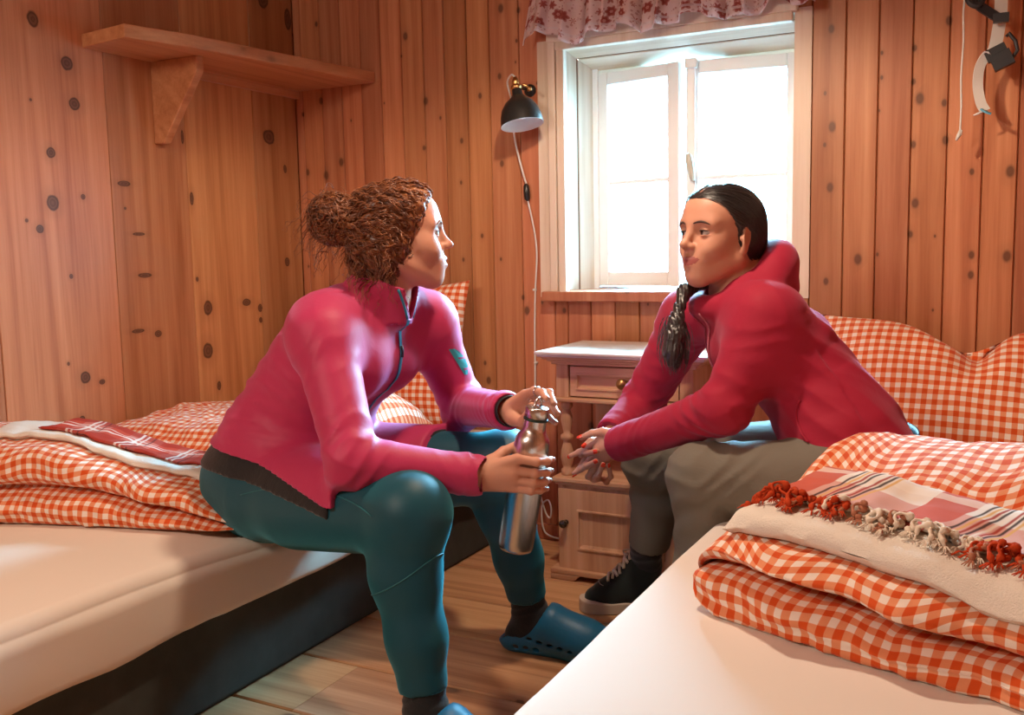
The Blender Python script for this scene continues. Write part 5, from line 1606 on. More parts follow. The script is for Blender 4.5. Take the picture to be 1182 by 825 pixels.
    seam([(ck+V((math.cos(a)*.22, math.sin(a)*.22, .045*math.cos(a))), ck+V((0, 0, .045*math.cos(a)))) for a in np.linspace(R(-150), R(30), 16)])
    # --- socks, clog, wristband
    for a, k_, nm in (('ar', 'kr', 0), ('al', 'kl', 1)):
        F = Field(); aa, kk = V(J[a]), V(J[k_]); d = V(unit(aa-kk))
        feetF = Field(); 
        F.cone(aa-d*.07, aa, .0415, .0400, k=.02, fold=((.0042, .024, .55, .5, (.2, 0, 0)),))
        t = V((-.800, 1.485, .030)) if nm == 0 else V((-.830, 2.085, .034)); heel = aa+V((-.040, -.002, -.055)); ball = heel+(t-heel)*.72
        F.cone(aa, heel+V((.02, 0, 0)), .038, .035, k=.03); F.cone(heel+V((.01, 0, 0)), ball, .034, .036, k=.03, flat=(0, 0, 1), fs=.9); F.cone(aa+V((.01, 0, -.01)), ball, .037, .029, k=.02); F.cone(ball, t, .036, .026, k=.02, flat=(0, 0, 1), fs=.75)
        F.plane(aa-d*.070, -d, c=aa-d*.135, r=.067)
        lo = aa+V((-.10, -.075, -.10)); hi = aa+V((.26, .085, .115))
        to_mesh('sock', [F.mesh(lo, hi, .0036)], M_SOCK, root)
    M_C = NT('blue_foam', .45, .4); M_C.color((.010, .125, .245)); M_C.bump(M_C.noise(M_C.coord(), 300, 2), .1, .001); M_C = M_C.m
    for a, t in (('al', (-.825, 2.088, .034)), ('ar', (-.795, 1.485, .034))):
        aa = V(J[a]); heel = aa+V((-.040, -.002, -.055)); toe = V(t); heel[2] = .040; ball = heel+(toe-heel)*.70
        ax = V(unit((toe-heel)*V((1, 1, 0)))); sd = V((-ax[1], ax[0], 0))
        F = Field()
        F.cone(heel, ball, .046, .050, k=.03); F.cone(ball, toe, .050, .038, k=.03); F.cone(aa+ax*.055+V((0, 0, -.015)), ball+V((0, 0, .008)), .050, .040, k=.04)
        I = Field(); I.cone(heel+V((0, 0, .012)), ball+V((0, 0, .010)), .040, .043, k=.03); I.cone(aa+ax*.050+V((0, 0, -.012)), ball+V((0, 0, .008)), .043, .033, k=.03); I.cone(heel+V((0, 0, .03)), heel+V((0, 0, .15)), .04, .05, k=.02)
        F.add(lambda P, I=I: I.ev(P), aa+ax*.05, .26, 's', .003)
        # opening slopes from a low heel up to the tongue
        F.plane(heel+V((0, 0, .020))+ax*.0, V((-.75*ax[0], -.75*ax[1], 1.0)), c=heel+V((0, 0, .10)), r=.145)
        F.plane(aa+ax*.040, V((-ax[0], -ax[1], .25)), c=aa+ax*(-.03)+V((0, 0, .03)), r=.080)
        F.plane(V((0, 0, .002)), (0, 0, -1), k=.003)
        for s_ in (1, -1):                                           # vents along the sole
            for q in range(3): F.ell(heel+ax*(.012+.027*q)+sd*s_*.046+V((0, 0, -.018)), (.009, .014, .0075), k=.002, mode='s', rotm=np.stack([ax, sd, V((0, 0, 1))], 1))
            for q in range(5): F.ell(heel+ax*(.050+.027*q)+sd*s_*.050+V((0, 0, .010-.004*q)), (.009, .012, .0035), k=.002, mode='s', rotm=np.stack([ax, sd, V((0, 0, 1))], 1))
        lo = np.minimum(heel, toe)+V((-.075, -.075, -.045)); hi = np.maximum(heel, toe)+V((.075, .075, .115))
        to_mesh('clog', [F.mesh(lo, hi, .0026)], M_C, root)
    bm = bmesh.new(); wl = V(HL['wrist']); d = V(unit(wl-V(J['el'])))
    Mw = axis_frame(Vector(wl+d*.013), Vector(d)); 
    lathe(bm, [(.0310, -.009), (.0335, -.008), (.0345, 0), (.0335, .008), (.0310, .009), (.0295, 0), (.0310, -.009)], Mw, 40, cap=False)
    wb = adopt(obj('wristband', bm, plain('black_strap', (.012, .012, .014), .5), smooth=True), root)
    bm = bmesh.new()
    for ch, t in ((HL['f'][0], .5), ):
        a, b = V(ch[0]), V(ch[1]); Mr = axis_frame(Vector(a+(b-a)*.35), Vector(b-a)); lathe(bm, [(.0098, -.002), (.0108, -.0015), (.0108, .0015), (.0098, .002)], Mr, 24, cap=False)
    adopt(obj('ring', bm, plain('silver', (.75, .75, .74), .2, .5, 1.0), smooth=True), root)
    # --- hair
    M_H = hair_mat('auburn_hair', (.20, .060, .018), (.055, .014, .006), (.42, .16, .045))
    C_ = Field()
    C_.ell(H.w((-.018, 0, .036)), (.1015, .0865, .088), rotm=H.M, k=.02)
    C_.ell(H.w((.028, 0, .050)), (.062, .073, .066), rotm=H.M, k=.03)
    C_.ell(H.w((-.045, 0, -.030)), (.066, .078, .070), rotm=H.M, k=.03)
    C_.cone(H.w((-.070, 0, .02)), H.w((-.060, 0, -.085)), .052, .045, k=.03)
    cp, cn = H.w((.040, 0, .040)), H.M@V(unit((.80, 0, -.60)))
    C_.plane(cp, cn, k=.012, c=cp+cn*.30, r=.302)
    for s_ in (1, -1): C_.ell(H.w((-.018, s_*.062, -.012)), (.036, .030, .050), rotm=H.M, k=.02)
    bun = H.w((-.138, .0, .058))
    C_.ell(bun, (.046, .050, .044), rotm=H.M, k=.02)
    N_ = Field()
    C_.post.append(lambda P: .0035*np.sin(P[:, 0]*150+2*np.sin(P[:, 2]*90))*np.sin(P[:, 2]*120+P[:, 1]*140))
    cap = C_.mesh(np.minimum(H.w((0, 0, 0)), bun)-.17, H.w((0, 0, 0))+.15, .0036)
    to_mesh('hair', [cap], M_H, root)
    surf = lambda P: C_.ev(P)
    rng = np.random.default_rng(5)
    q = H.loc(cap[0]); sel = cap[0][(q[:, 0] > -.10)]
    roots = sel[rng.choice(len(sel), 1500)]
    bl = V((-.135, 0, .050))
    def flow(P, s):
        f = (V(bun)-P); f = f/(np.linalg.norm(f, axis=1, keepdims=True)+1e-9)
        return f+.35*np.stack([np.sin(P[:, 2]*60+P[:, 1]*40), np.sin(P[:, 0]*70), np.sin(P[:, 1]*66+1)], 1)
    a = strands('curl', roots, flow, 22, .0048, lambda s: .00105*(1-.75*s)+.0002, M_H, root, surf, .0042, 190, .007, 1)
    # curls in the bun
    br = V(bun)+V(H.M@np.array([0, 0, 0]))+ (rng.normal(size=(620, 3))); br = V(bun)+(br-V(bun))/np.linalg.norm(br-V(bun), axis=1, keepdims=True)*.044
    axn = H.M@V((.35, 1, .2))
    def flow_b(P, s):
        o = P-V(bun); c = np.cross(np.tile(axn, (len(P), 1)), o); return c/(np.linalg.norm(c, axis=1, keepdims=True)+1e-9)+.5*np.stack([np.sin(P[:, 2]*150), np.sin(P[:, 0]*130), np.sin(P[:, 1]*120)], 1)
    bs = lambda P: np.sqrt(((P-V(bun))**2).sum(1))-.047
    b = strands('bun', br, flow_b, 20, .0048, lambda s: .00125*(1-.7*s)+.0002, M_H, root, bs, .0065, 200, .012, 2)
    # loose curls at the nape, temple and round the bun
    back = sel[(H.loc(sel)[:, 0] < -.02) & (H.loc(sel)[:, 2] < -.02)]
    lr = np.concatenate([back[rng.choice(len(back), 230)], V(bun)+rng.normal(size=(170, 3))*.030])
    def flow_l(P, s):
        o = H.loc(P); out = (P-H.c); out = out/(np.linalg.norm(out, axis=1, keepdims=True)+1e-9)
        return V((0, 0, -1))*(.55+.7*s)+out*(.75-.6*s)+.55*np.stack([np.sin(P[:, 2]*75+P[:, 1]*50), np.sin(P[:, 0]*80+P[:, 2]*30), np.sin(P[:, 1]*90)], 1)
    c = strands('loose', lr, flow_l, 22, .0036, lambda s: .00062*(1-.7*s)+.00015, M_H, root, None, .0045, 230, .0, 3)
    vs = [a, b, c]
    to_mesh('hair_strands', vs, M_H, root, relax=0)
    return J, H

def hair_mat(name, base, dark, light):
    t = NT(name, .38, .5)
    n = t.noise(t.coord(), 60, 4, .6, 1.0); n2 = t.noise(t.coord(), 9, 3)
    c = t.ramp(t.math('ADD', t.math('MULTIPLY', n, .65), t.math('MULTIPLY', n2, .35)), [(.32, dark), (.52, base), (.72, light)])
    t.color(c); t.bump(n, .5, .004); t.b.inputs['Sheen Weight'].default_value = .10; t.b.inputs['Sheen Roughness'].default_value = .4; return t.m
M_NAIL = plain('natural_nail', (.58, .30, .23), .42, .35)
w1J, w1H = woman_curly()

# ------------------------------------------------------------------ steel bottle
def make_bottle():
    p0, p1 = Vector((-.896, 1.715, .383)), Vector((-.840, 1.720, .688))
    root = empty('water_bottle', p0, 'brushed steel water bottle with a loop cap held by the woman with curly hair', 'bottle')
    M = axis_frame(p0, p1-p0)
    t = NT('brushed_steel', .26, .5); t.b.inputs['Metallic'].default_value = 1.0
    n = t.noise(t.mapping(t.coord(), (60, 60, 1.2)), 6, 3)
    t.color(t.ramp(n, [(.3, (.50, .47, .44)), (.7, (.66, .63, .60))])); t.bump(n, .05, .001); t.b.inputs['Anisotropic'].default_value = .5
    L_ = (p1-p0).length
    bm = bmesh.new()
    lathe(bm, [(.0, .004), (.030, .003), (.0335, 0), (.0355, .003), (.0365, .008), (.0368, .020), (.0368, .222), (.0362, .232), (.0340, .242), (.0300, .250), (.0260, .256), (.0242, .261), (.0235, .268), (.0235, .280)], M, 64, cap=False)
    adopt(obj('body', bm, t.m, smooth=True), root)
    bm = bmesh.new(); lathe(bm, [(.0230, .2795), (.0252, .280), (.0254, .284), (.0230, .2845)], M, 48, cap=False)
    adopt(obj('seal_ring', bm, plain('dark_green_seal', (.012, .035, .025), .5), smooth=True), root)
    bm = bmesh.new(); lathe(bm, [(.0230, .2845), (.0243, .286), (.0245, .303), (.0235, .3065), (.020, .308), (.0, .308)], M, 48, cap=False)
    adopt(obj('cap', bm, t.m, smooth=True), root)
    bm = bmesh.new()
    pts = [M @ Vector((.0195*math.cos(a), 0, .308+.019*math.sin(a))) for a in np.linspace(0, math.pi, 15)]
    tube(bm, pts, .0026, 10); adopt(obj('cap_loop', bm, t.m, smooth=True), root)
make_bottle()
# ------------------------------------------------------------------ the woman in the red hoodie
def woman_hoodie():
    root = empty('person', (-.30, 2.20, .415), 'woman with sleek dark ponytail, red hoodie and grey trousers, leaning forward with clasped hands', 'person')
    H = Head((-.594, 2.191, 1.026), (-.511, -.858), tilt=R(4), roll=R(0), scale=1.0)
    HL = dict(wrist= (-0.8322, 2.162, 0.5258) , kn= [(-0.8854, 2.1576, 0.5313), (-0.8885, 2.1536, 0.5122), (-0.8917, 2.1606, 0.4908), (-0.8891, 2.1653, 0.4724)] , th= [(-0.8479, 2.162, 0.5463), (-0.8747, 2.1547, 0.5544), (-0.9012, 2.146, 0.5497), (-0.9256, 2.1375, 0.5386)] , f= [[(-0.9211, 2.1644, 0.5075), (-0.9459, 2.1668, 0.494), (-0.9631, 2.1568, 0.4857)], [(-0.9162, 2.1629, 0.4751), (-0.9348, 2.1563, 0.4549), (-0.9519, 2.1516, 0.4432)], [(-0.9078, 2.1648, 0.4554), (-0.9226, 2.1713, 0.4327), (-0.9165, 2.1847, 0.4236)], [(-0.8959, 2.1696, 0.4444), (-0.901, 2.1816, 0.4257), (-0.895, 2.1958, 0.4231)]] )
    HR = dict(wrist= (-0.8953, 2.2769, 0.5289) , kn= [(-0.9349, 2.2198, 0.5092), (-0.9401, 2.2202, 0.4884), (-0.9354, 2.2198, 0.4662), (-0.9249, 2.217, 0.445)] , th= [(-0.9059, 2.2371, 0.5262), (-0.914, 2.2102, 0.5261), (-0.9159, 2.1748, 0.5236), (-0.9271, 2.1621, 0.5141)] , f= [[(-0.9439, 2.1784, 0.4874), (-0.9207, 2.1519, 0.4968), (-0.8868, 2.1379, 0.5067)], [(-0.9446, 2.1733, 0.4504), (-0.9177, 2.1494, 0.4645), (-0.886, 2.1354, 0.4833)], [(-0.9126, 2.1867, 0.4235), (-0.8882, 2.1565, 0.4435), (-0.8728, 2.1478, 0.4731)], [(-0.8851, 2.2001, 0.4163), (-0.863, 2.1746, 0.4375), (-0.862, 2.1554, 0.4703)]] )
    J = dict(hl=(-.245, 2.090, .500), hr=(-.39, 2.290, .500), kl=(-.590, 2.025, .497), kr=(-.805, 2.315, .455), al=(-.630, 2.060, .11), ar=(-.868, 2.440, .12),
             sl=(-.462, 2.100, .842), sr=(-.725, 2.385, .820), el=(-.540, 2.035, .650), er=(-.870, 2.430, .585), nb=(-.565, 2.225, .895))
    lt, lb_ = (.68, -.73, .03), (.42, -.90, 0)
    lm = tuple(unit(np.add(lt, lb_)))
    def torso(F, g, fold=None, low=True, gl=0.0):
        secs = [((-.285, 2.185, .505), lb_, .168+g+gl, (-.9, -.42, 0), .115+g+gl, .105+g+gl), ((-.315, 2.190, .585), lb_, .146+g+gl, (-.9, -.42, -.25), .105+g+gl, .090+g+gl),
                ((-.375, 2.200, .675), lm, .138+g, (-.8, -.58, -.5), .105+g, .090+g), ((-.455, 2.215, .770), lt, .148+g, (-.73, -.68, -.55), .100+g, .085+g),
                ((-.535, 2.225, .840), lt, .148+g, (-.73, -.68, -.5), .078+g, .068+g), ((-.558, 2.230, .888), lt, .080+g, (-.73, -.68, -.4), .056+g, .060+g)]
        F.loft(secs if low else secs[1:], k=.03, fold=fold)
        for y in (-.062, .062): F.ell(V((-.500, 2.150, .765))+V(unit(lt))*y, (.066+g, .066+g, .062+g), k=.05)
    def arms(F, g, folds=False):
        up = ((.006, .046, .90, .25, (.5, .6, .6)), (.005, .052, .15, .3, (.5, .5, 0))) if folds else None
        dn = ((.006, .044, .08, .22, (.3, 0, -.8)), (.0025, .036, .85, .25, (0, .5, .6))) if folds else None
        ka, kb = (.05, .02) if folds else (.006, .006)
        F.cone(J['sl'], J['el'], .058+g, .043+g, k=ka, fold=up); F.cone(J['sr'], J['er'], .058+g, .044+g, k=ka, fold=up)
        F.cone(V((-.51, 2.150, .848)), J['sl'], .056+g, .054+g, k=.05); F.cone((-.68, 2.33, .845), J['sr'], .062+g, .056+g, k=.05)
        F.cone(J['el'], HL['wrist'], .043+g, .0275+g*1.3, k=kb, fold=dn); F.cone(J['er'], HR['wrist'], .044+g, .0275+g*1.3, k=kb, fold=dn)
    def legs(F, g, loose=0.0):
        fo = ((.006, .05, .9, .25, (0, 0, 1)),) if loose else None
        for h, k_, a in (('hl', 'kl', 'al'), ('hr', 'kr', 'ar')):
            hh, kk, aa = V(J[h]), V(J[k_]), V(J[a])
            F.cone(hh, kk, .094+g, .062+g+loose*.3, k=.05, fold=fo)
            c1 = kk+(aa-kk)*.32+V((.018, .006, 0)); 
            F.cone(kk, c1, .058+g+loose*.3, .054+g+loose*.5, k=.03); F.cone(c1, aa, .052+g+loose*.5, .034+g+loose, k=.02)
    F = Field(); torso(F, -.008); legs(F, -.006); arms(F, -.005)
    F.cone(J['nb'], H.w((-.030, 0, -.055)), .056, .050, k=.04); F.cone((-.53, 2.25, .89), H.w((-.055, 0, -.02)), .05, .05, k=.03)
    for a, t in (('ar', (-.985, 2.385, .040)), ('al', (-.81, 2.025, .040))):
        aa = V(J[a]); t = V(t); heel = aa+(aa-t)*V((.18, .18, 0)); heel[2] = .045; F.cone(aa, heel, .034, .034, k=.02); F.cone(heel, t, .034, .026, k=.02); F.cone(aa, (aa+t)/2, .034, .03, k=.02)
    G = add_head(F, H, smile=.45, slim=.90, nose=1.02); add_hand(F, HL, .92); add_hand(F, HR, .92)
    hb = ((-.76, 2.01, .860), (-.43, 2.36, 1.16)); rb = ((-.985, 2.10, .395), (-.815, 2.31, .575))
    snap = lambda b, h: (b[0], tuple(b[0][i]+math.ceil((b[1][i]-b[0][i])/h/12)*12*h for i in range(3)))
    hb, rb = snap(hb, .0026), snap(rb, .0018)
    parts = [cut_boxes(F.mesh((-1.10, 1.93, 0), (-.08, 2.52, 1.0), .0075), [hb, rb]), F.mesh(*hb, .0026), F.mesh(*rb, .0018)]
    def mf(c):
        q = H.loc(c.astype(np.float32))
        y_ = np.abs(q[:, 1]); zc_ = -.0617+.0036*(y_/.026)**2; hh = .0098*np.sqrt(np.clip(1-(y_/.0275)**2, 0, 1))
        return ((q[:, 0] > .068) & (np.abs(q[:, 2]-zc_) < hh) & (np.linalg.norm(q, axis=1) < .14)).astype(int)
    to_mesh('body', parts, [M_SKIN2, M_LIP2], root, mf)
    add_eyes(H, (.05, .035, .025), root, (1, -.28, -.02)); add_brows(H, G, root, plain('dark_brow', (.060, .032, .024), .6), .68, .3); add_lashes(H, root, plain('black_lash', (.012, .008, .008), .6), .0012)
    M_RED = plain('orange_red_nail_varnish', (.80, .050, .018), .15, .6)
    for t in nail_mesh(HL, (0, -.6, .8), .92, 1.25)+nail_mesh(HR, (.2, -.9, .3), .92, 1.25): build_nail(*t, M_RED, root)
    # --- hoodie
    M_R = knit('red_jersey', (.36, .010, .038), .70, big=(7, .25, .008), sheen=.35, sc=(.8, .35, .5))
    F = Field()
    tf = [((.6, .3, .8), .0065, .042, (-.27, 2.13, .66), .16, .2), ((.3, .6, .8), .005, .05, (-.42, 2.10, .75), .14, .9)]
    torso(F, .010, tf, gl=.020); arms(F, .011, True)
    for e, w_ in (('el', HL['wrist']), ('er', HR['wrist'])):
        a, b = V(J[e]), V(w_); d = V(unit(b-a)); F.cone(b-d*.05, b, .0425, .0405, k=.012); F.plane(b+d*.002, d, c=b+d*.052, r=.054)
    # hood lying round the neck: a thick slanting collar, high behind and crossing low in front
    nb = V(J['nb']); fx = V(unit((-.73, -.68, 0))); sy = V((-fx[1], fx[0], 0)); up = V((0, 0, 1))
    ring = []
    for k in range(25):
        a = 2*math.pi*k/24
        f = math.cos(a); rx, ry = .092, .088
        z = .012-.058*f+.014*math.cos(2*a)
        ring.append((nb+fx*(rx*f-.012)+sy*(ry*math.sin(a))+up*z, .022+.012*(1-f)*.5))
    for (p, r1), (q, r2) in zip(ring, ring[1:]): F.cone(p, q, r1, r2, k=.022)
    # hood cloth behind the neck, folded double
    hc = nb-fx*.082+up*.052
    F.ell(hc, (.048, .078, .044), rotm=np.stack([fx, sy, up], 1), k=.035)
    F.ell(hc-fx*.012-up*.045, (.048, .092, .040), rotm=np.stack([fx, sy, up], 1), k=.03)
    F.cone(hc+sy*.060+fx*.02, nb+sy*.085+fx*.045-up*.015, .032, .020, k=.02); F.cone(hc-sy*.060+fx*.02, nb-sy*.085+fx*.045-up*.015, .032, .020, k=.02)
    F.cone(nb+fx*.018-up*.03, nb+fx*.006+up*.17, .056, .064, k=.012, mode='s')
    # kangaroo pocket edge, hem
    hp, hn = V((-.305, 2.19, .580)), V(unit((.34, .1, -1)))
    F.plane(hp, hn, c=hp+hn*.30, r=.3005)
    to_mesh('hoodie', [F.mesh((-.97, 1.93, .48), (-.10, 2.51, 1.02), .0042)], M_R, root)
    HF = F
    def on(o, d, n=160, ln=.30):
        t = np.linspace(0, ln, n, dtype=np.float32); P = V(o)[None]+t[:, None]*V(unit(d))[None]
        e = HF.ev(P); i = int(np.argmax(e < .001)); return P[i] if e[i] < .001 else None
    # curved pocket welt on the near side
    pts = []
    for a in np.linspace(0, 1, 14):
        tgt = V((-.33+.035*a-.05*math.sin(a*3.0)*.5, 2.20, .675-.085*a)); p = on(tgt+V((-.10, -.28, 0)), (.10, .28, 0), 200, .4)
        if p is not None: pts.append(Vector(p)+Vector((-.0005, -.0015, 0)))
    bm = bmesh.new(); 
    if len(pts) > 3: tube(bm, spline(pts, 3), .0024, 6)
    adopt(obj('pocket_welt', bm, M_R, smooth=True), root)
    for dx in (-.020, .022):
        pts = [nb+fx*.102+sy*dx+V((0, 0, -.045-.018*k)) for k in range(8)]
        q = []
        for p in pts:
            h = on(p+fx*.12, -fx, 160, .22); q.append(Vector(h)+Vector(fx)*.003 if h is not None else Vector(p))
        bm = bmesh.new(); tube(bm, spline(q, 3), .0022, 6); adopt(obj('drawstring', bm, plain('pink_cord', (.55, .16, .22), .7), smooth=True), root)
    # --- trousers, waistband, belt
    M_T = knit('grey_green_trousers', (.175, .158, .125), .7, big=(8, .30, .010), fine=(800, .2, .0005), sheen=.03)
    F = Field()
    F.loft([((-.275, 2.185, .500), lb_, .178, (-.9, -.42, 0), .125, .120), ((-.295, 2.185, .55), lb_, .170, (-.9, -.42, -.2), .122, .112), ((-.310, 2.190, .60), lb_, .158, (-.9, -.42, -.25), .116, .106)], k=.03)
    F.ell((-.235, 2.11, .495), (.105, .10, .085), k=.04); F.ell((-.28, 2.27, .495), (.105, .10, .085), k=.04)
    legs(F, .006, .012)
    F.plane((-.30, 2.19, .590), (.15, 0, 1), c=(-.30, 2.19, .69), r=.19)
    for a, k_, up_ in (('al', 'kl', .0), ('ar', 'kr', .085)):
        aa, kk = V(J[a]), V(J[k_]); d = V(unit(aa-kk)); p = aa-d*(up_+.01); F.plane(p, d, c=p+d*.12, r=.125)
    F.post.append(lambda P: .0030*np.sin(P[:, 2]*95+5*np.sin(P[:, 0]*14)+P[:, 1]*30)*np.exp(-((P[:, 2]-.40)/.09)**2))
    to_mesh('trousers', [F.mesh((-.95, 1.93, .08), (-.05, 2.44, .64), .0050)], M_T, root)
    M_NV = knit('navy_band', (.012, .016, .024), .85, sheen=.0, spec=.1)
    F = Field(); F.loft([((-.288, 2.185, .535), lb_, .186, (-.9, -.42, -.2), .130, .132), ((-.306, 2.190, .610), lb_, .160, (-.9, -.42, -.25), .118, .112)], k=.02)
    F.plane((-.288, 2.19, .528), (-.30, -.1, -1), c=(-.27, 2.19, .43), r=.22); F.plane((-.258, 2.205, .612), (.3, .1, 1), c=(-.308, 2.19, .71), r=.2)
    to_mesh('waistband', [F.mesh((-.46, 1.98, .46), (-.04, 2.42, .66), .005)], M_NV, root)
    bm = bmesh.new(); rows = []
    L_, Fr = V(unit(lb_)), V(unit((-.9, -.42, -.2)))
    for k in range(49):
        a = 2*math.pi*k/48; c = V((-.297, 2.187, .566)); e = 2/2.3
        ca, sa = math.cos(a), math.sin(a)
        p = c+L_*(math.copysign(abs(ca)**e, ca)*.178)+Fr*(math.copysign(abs(sa)**e, sa)*(.129 if sa > 0 else .126)); rows.append(p)
    for k in range(48):
        nrm = V((0, 0, .016)); q = [rows[k]-nrm, rows[k+1]-nrm, rows[k+1]+nrm, rows[k]+nrm]
        bm.faces.new([bm.verts.new(Vector(x)) for x in q])
    bmesh.ops.remove_doubles(bm, verts=bm.verts, dist=.0004)
    o = obj('belt', bm, plain('black_webbing_belt', (.02, .021, .023), .55), smooth=True); so = o.modifiers.new('solid', 'SOLIDIFY'); so.thickness = .004; so.offset = 1; adopt(o, root)
    bm = bmesh.new(); i = 4
    for (i, w_, h_) in ((6, .013, .019),):
        p = Vector(rows[i]); t = (Vector(rows[i+1])-Vector(rows[i-1])).normalized(); n = Vector((p.x+.297, p.y-2.187, 0)).normalized()
        M = Matrix(((t.x, n.x, 0, p.x), (t.y, n.y, 0, p.y), (t.z, n.z, 1, p.z), (0, 0, 0, 1))); box(bm, -w_, w_, 0, .008, -h_, h_, M)
    adopt(obj('belt_loop', bm, M_NV, bevel=.002), root)
    # --- sock and shoes
    for a, kx, t in (('ar', 'kr', (-1.040, 2.362, .030)), ('al', 'kl', (-.86, 2.015, .030))):
        aa, kk, toe = V(J[a]), V(J[kx]), V(t); d = V(unit(aa-kk)); ax = V(unit((toe-aa)*V((1, 1, 0)))); sd = V((-ax[1], ax[0], 0)); fr = np.stack([ax, sd, V((0, 0, 1))], 1)
        F = Field(); F.cone(aa-d*.115, aa, .0455, .0405, k=.02, fold=((.003, .03, .5, .5, (.2, 0, 0)),)); F.cone(aa, aa+V((0, 0, -.05)), .040, .038)
        F.plane(aa-d*.112, -d, c=aa-d*.17, r=.062)
        to_mesh('sock', [F.mesh(aa+V((-.08, -.08, -.09)), aa+V((.08, .08, .14)), .004)], M_SOCK, root)
        heel = aa-ax*.045; heel[2] = .0; Lf = float(np.linalg.norm((toe-heel)*V((1, 1, 0))))
        # high-top canvas upper
        U = Field()
        U.cone(heel+V((0, 0, .052))+ax*.012, heel+ax*(Lf*.62)+V((0, 0, .045)), .038, .036, k=.03); U.cone(heel+ax*(Lf*.62)+V((0, 0, .045)), heel+ax*(Lf-.045)+V((0, 0, .036)), .038, .026, k=.03)
        U.cone(aa+V((0, 0, .010)), heel+ax*.06+V((0, 0, .06)), .045, .042, k=.03); U.cone(aa+ax*.012+V((0, 0, .005)), heel+ax*(Lf*.60)+V((0, 0, .052)), .042, .030, k=.03)
        U.plane(aa+V((0, 0, .030)), V((-.15*ax[0], -.15*ax[1], 1)), c=aa+V((0, 0, .11)), r=.10); U.plane(V((0, 0, .022)), (0, 0, -1), k=.002)
        lo = np.minimum(heel, toe)+V((-.08, -.08, 0)); hi = np.maximum(heel, toe)+V((.08, .08, .20))
        sh = to_mesh('sneaker', [U.mesh(lo, hi, .0032)], knit('black_canvas', (.014, .022, .020), .8), root)
        # rubber sole
        S_ = Field()
        def slab(P, heel=heel, ax=ax, sd=sd, Lf=Lf):
            q = P-heel; x = q@ax; y = q@sd; z = q[:, 2]
            t_ = np.clip((x+.038)/(Lf+.036), 0, 1); w_ = .036+.010*np.sin(np.clip((t_-.30)/.70, 0, 1)*math.pi*.85)-.004*np.exp(-((t_-.42)/.16)**2)
            ex = np.maximum(np.maximum(-.002-x, x-(Lf-.046)), 0)
            d2 = np.sqrt(ex**2+y**2)-w_
            zt = np.abs(z-.016)-(.015+.004*np.clip((x-Lf+.07)/.06, 0, 1))
            return np.minimum(np.maximum(d2, zt), 0)+np.sqrt(np.maximum(d2, 0)**2+np.maximum(zt, 0)**2)-.0012
        S_.add(slab, heel+ax*(Lf/2), Lf*.75, 'u', .001)
        so = to_mesh('sole', [S_.mesh(lo, hi*V((1, 1, 0))+V((0, 0, .05)), .0030)], plain('off_white_rubber', (.60, .50, .40), .7, bump=(200, .2)), root)
        M_LC = plain('cream_laces', (.72, .64, .50), .85, .1, bump=(500, .5, .0008))
        def onU(o, dr, ln=.14):
            tt = np.linspace(0, ln, 200, dtype=np.float32); P = V(o)[None]+tt[:, None]*V(unit(dr))[None]; e = U.ev(P); i = int(np.argmax(e < .001)); return Vector(P[i]) if e[i] < .001 else None
        topl = lambda s, y: heel+ax*(lerp(.075, Lf*.70, s))+sd*y+V((0, 0, lerp(.19, .12, s)))
        for k in range(6):
            s = k/5.6; bm = bmesh.new(); pts = []
            for y in np.linspace(-.026, .026, 9):
                o_ = topl(s+.05*(y/.026)*(1 if k % 2 else -1), y); p = onU(o_, (-ax[0]*.25, -ax[1]*.25, -1), .2)
                if p is not None: pts.append(p+Vector((0, 0, .0022)))
            if len(pts) > 3: tube(bm, spline(pts, 3), .0044, 8)
            adopt(obj('lace', bm, M_LC, smooth=True), root)
            bm = bmesh.new(); pts = []
            for y in np.linspace(-.026, .026, 9):
                o_ = topl(s-.10*(y/.026)*(1 if k % 2 else -1), y); p = onU(o_, (-ax[0]*.25, -ax[1]*.25, -1), .2)
                if p is not None: pts.append(p+Vector((0, 0, .0045)))
            if len(pts) > 3 and k < 5: tube(bm, spline(pts, 3), .0042, 8); adopt(obj('lace', bm, M_LC, smooth=True), root)
            else: bm.free()
        top = heel+ax*.072+V((0, 0, .165)); p = onU(top+V((0, 0, .05)), (-ax[0]*.2, -ax[1]*.2, -1), .2)
        if p is not None:
            bm = bmesh.new(); A = Vector(ax); B = Vector(sd)
            tube(bm, spline([p, p+A*.020+B*-.012+Vector((0, 0, .014)), p+A*.045-B*.018+Vector((0, 0, .010)), p+A*.034-B*.006+Vector((0, 0, .0)), p], 6), .0024, 8)
            tube(bm, spline([p, p+A*.022+B*.010+Vector((0, 0, -.012)), p+A*.046+B*.006+Vector((0, 0, -.045))], 6), .0024, 8)
            adopt(obj('lace_bow', bm, M_LC, smooth=True), root)
        # curved stitching on the toe and side
        bm = bmesh.new(); pts = []
        for a_ in np.linspace(-1.25, 1.25, 17):
            o_ = heel+ax*(Lf*.80+.018*math.cos(a_)-.03)+sd*(.030*math.sin(a_))+V((0, 0, .14)); p = onU(o_, (0, 0, -1), .16)
            if p is not None: pts.append(p+Vector((0, 0, .0006)))
        if len(pts) > 3: tube(bm, spline(pts, 2), .0012, 6); adopt(obj('stitching', bm, plain('grey_thread', (.35, .33, .28), .8), smooth=True), root)
        else: bm.free()
    # --- hair: centre parting, swept back into a low tail that falls over the chest
    M_H = hair_mat('black_hair', (.012, .010, .010), (.005, .004, .005), (.030, .022, .020))
    M_H.node_tree.nodes['Principled BSDF'].inputs['Roughness'].default_value = .34; M_H.node_tree.nodes['Principled BSDF'].inputs['Specular IOR Level'].default_value = .9; M_H.node_tree.nodes['Principled BSDF'].inputs['Sheen Weight'].default_value = .14
    C_ = Field()
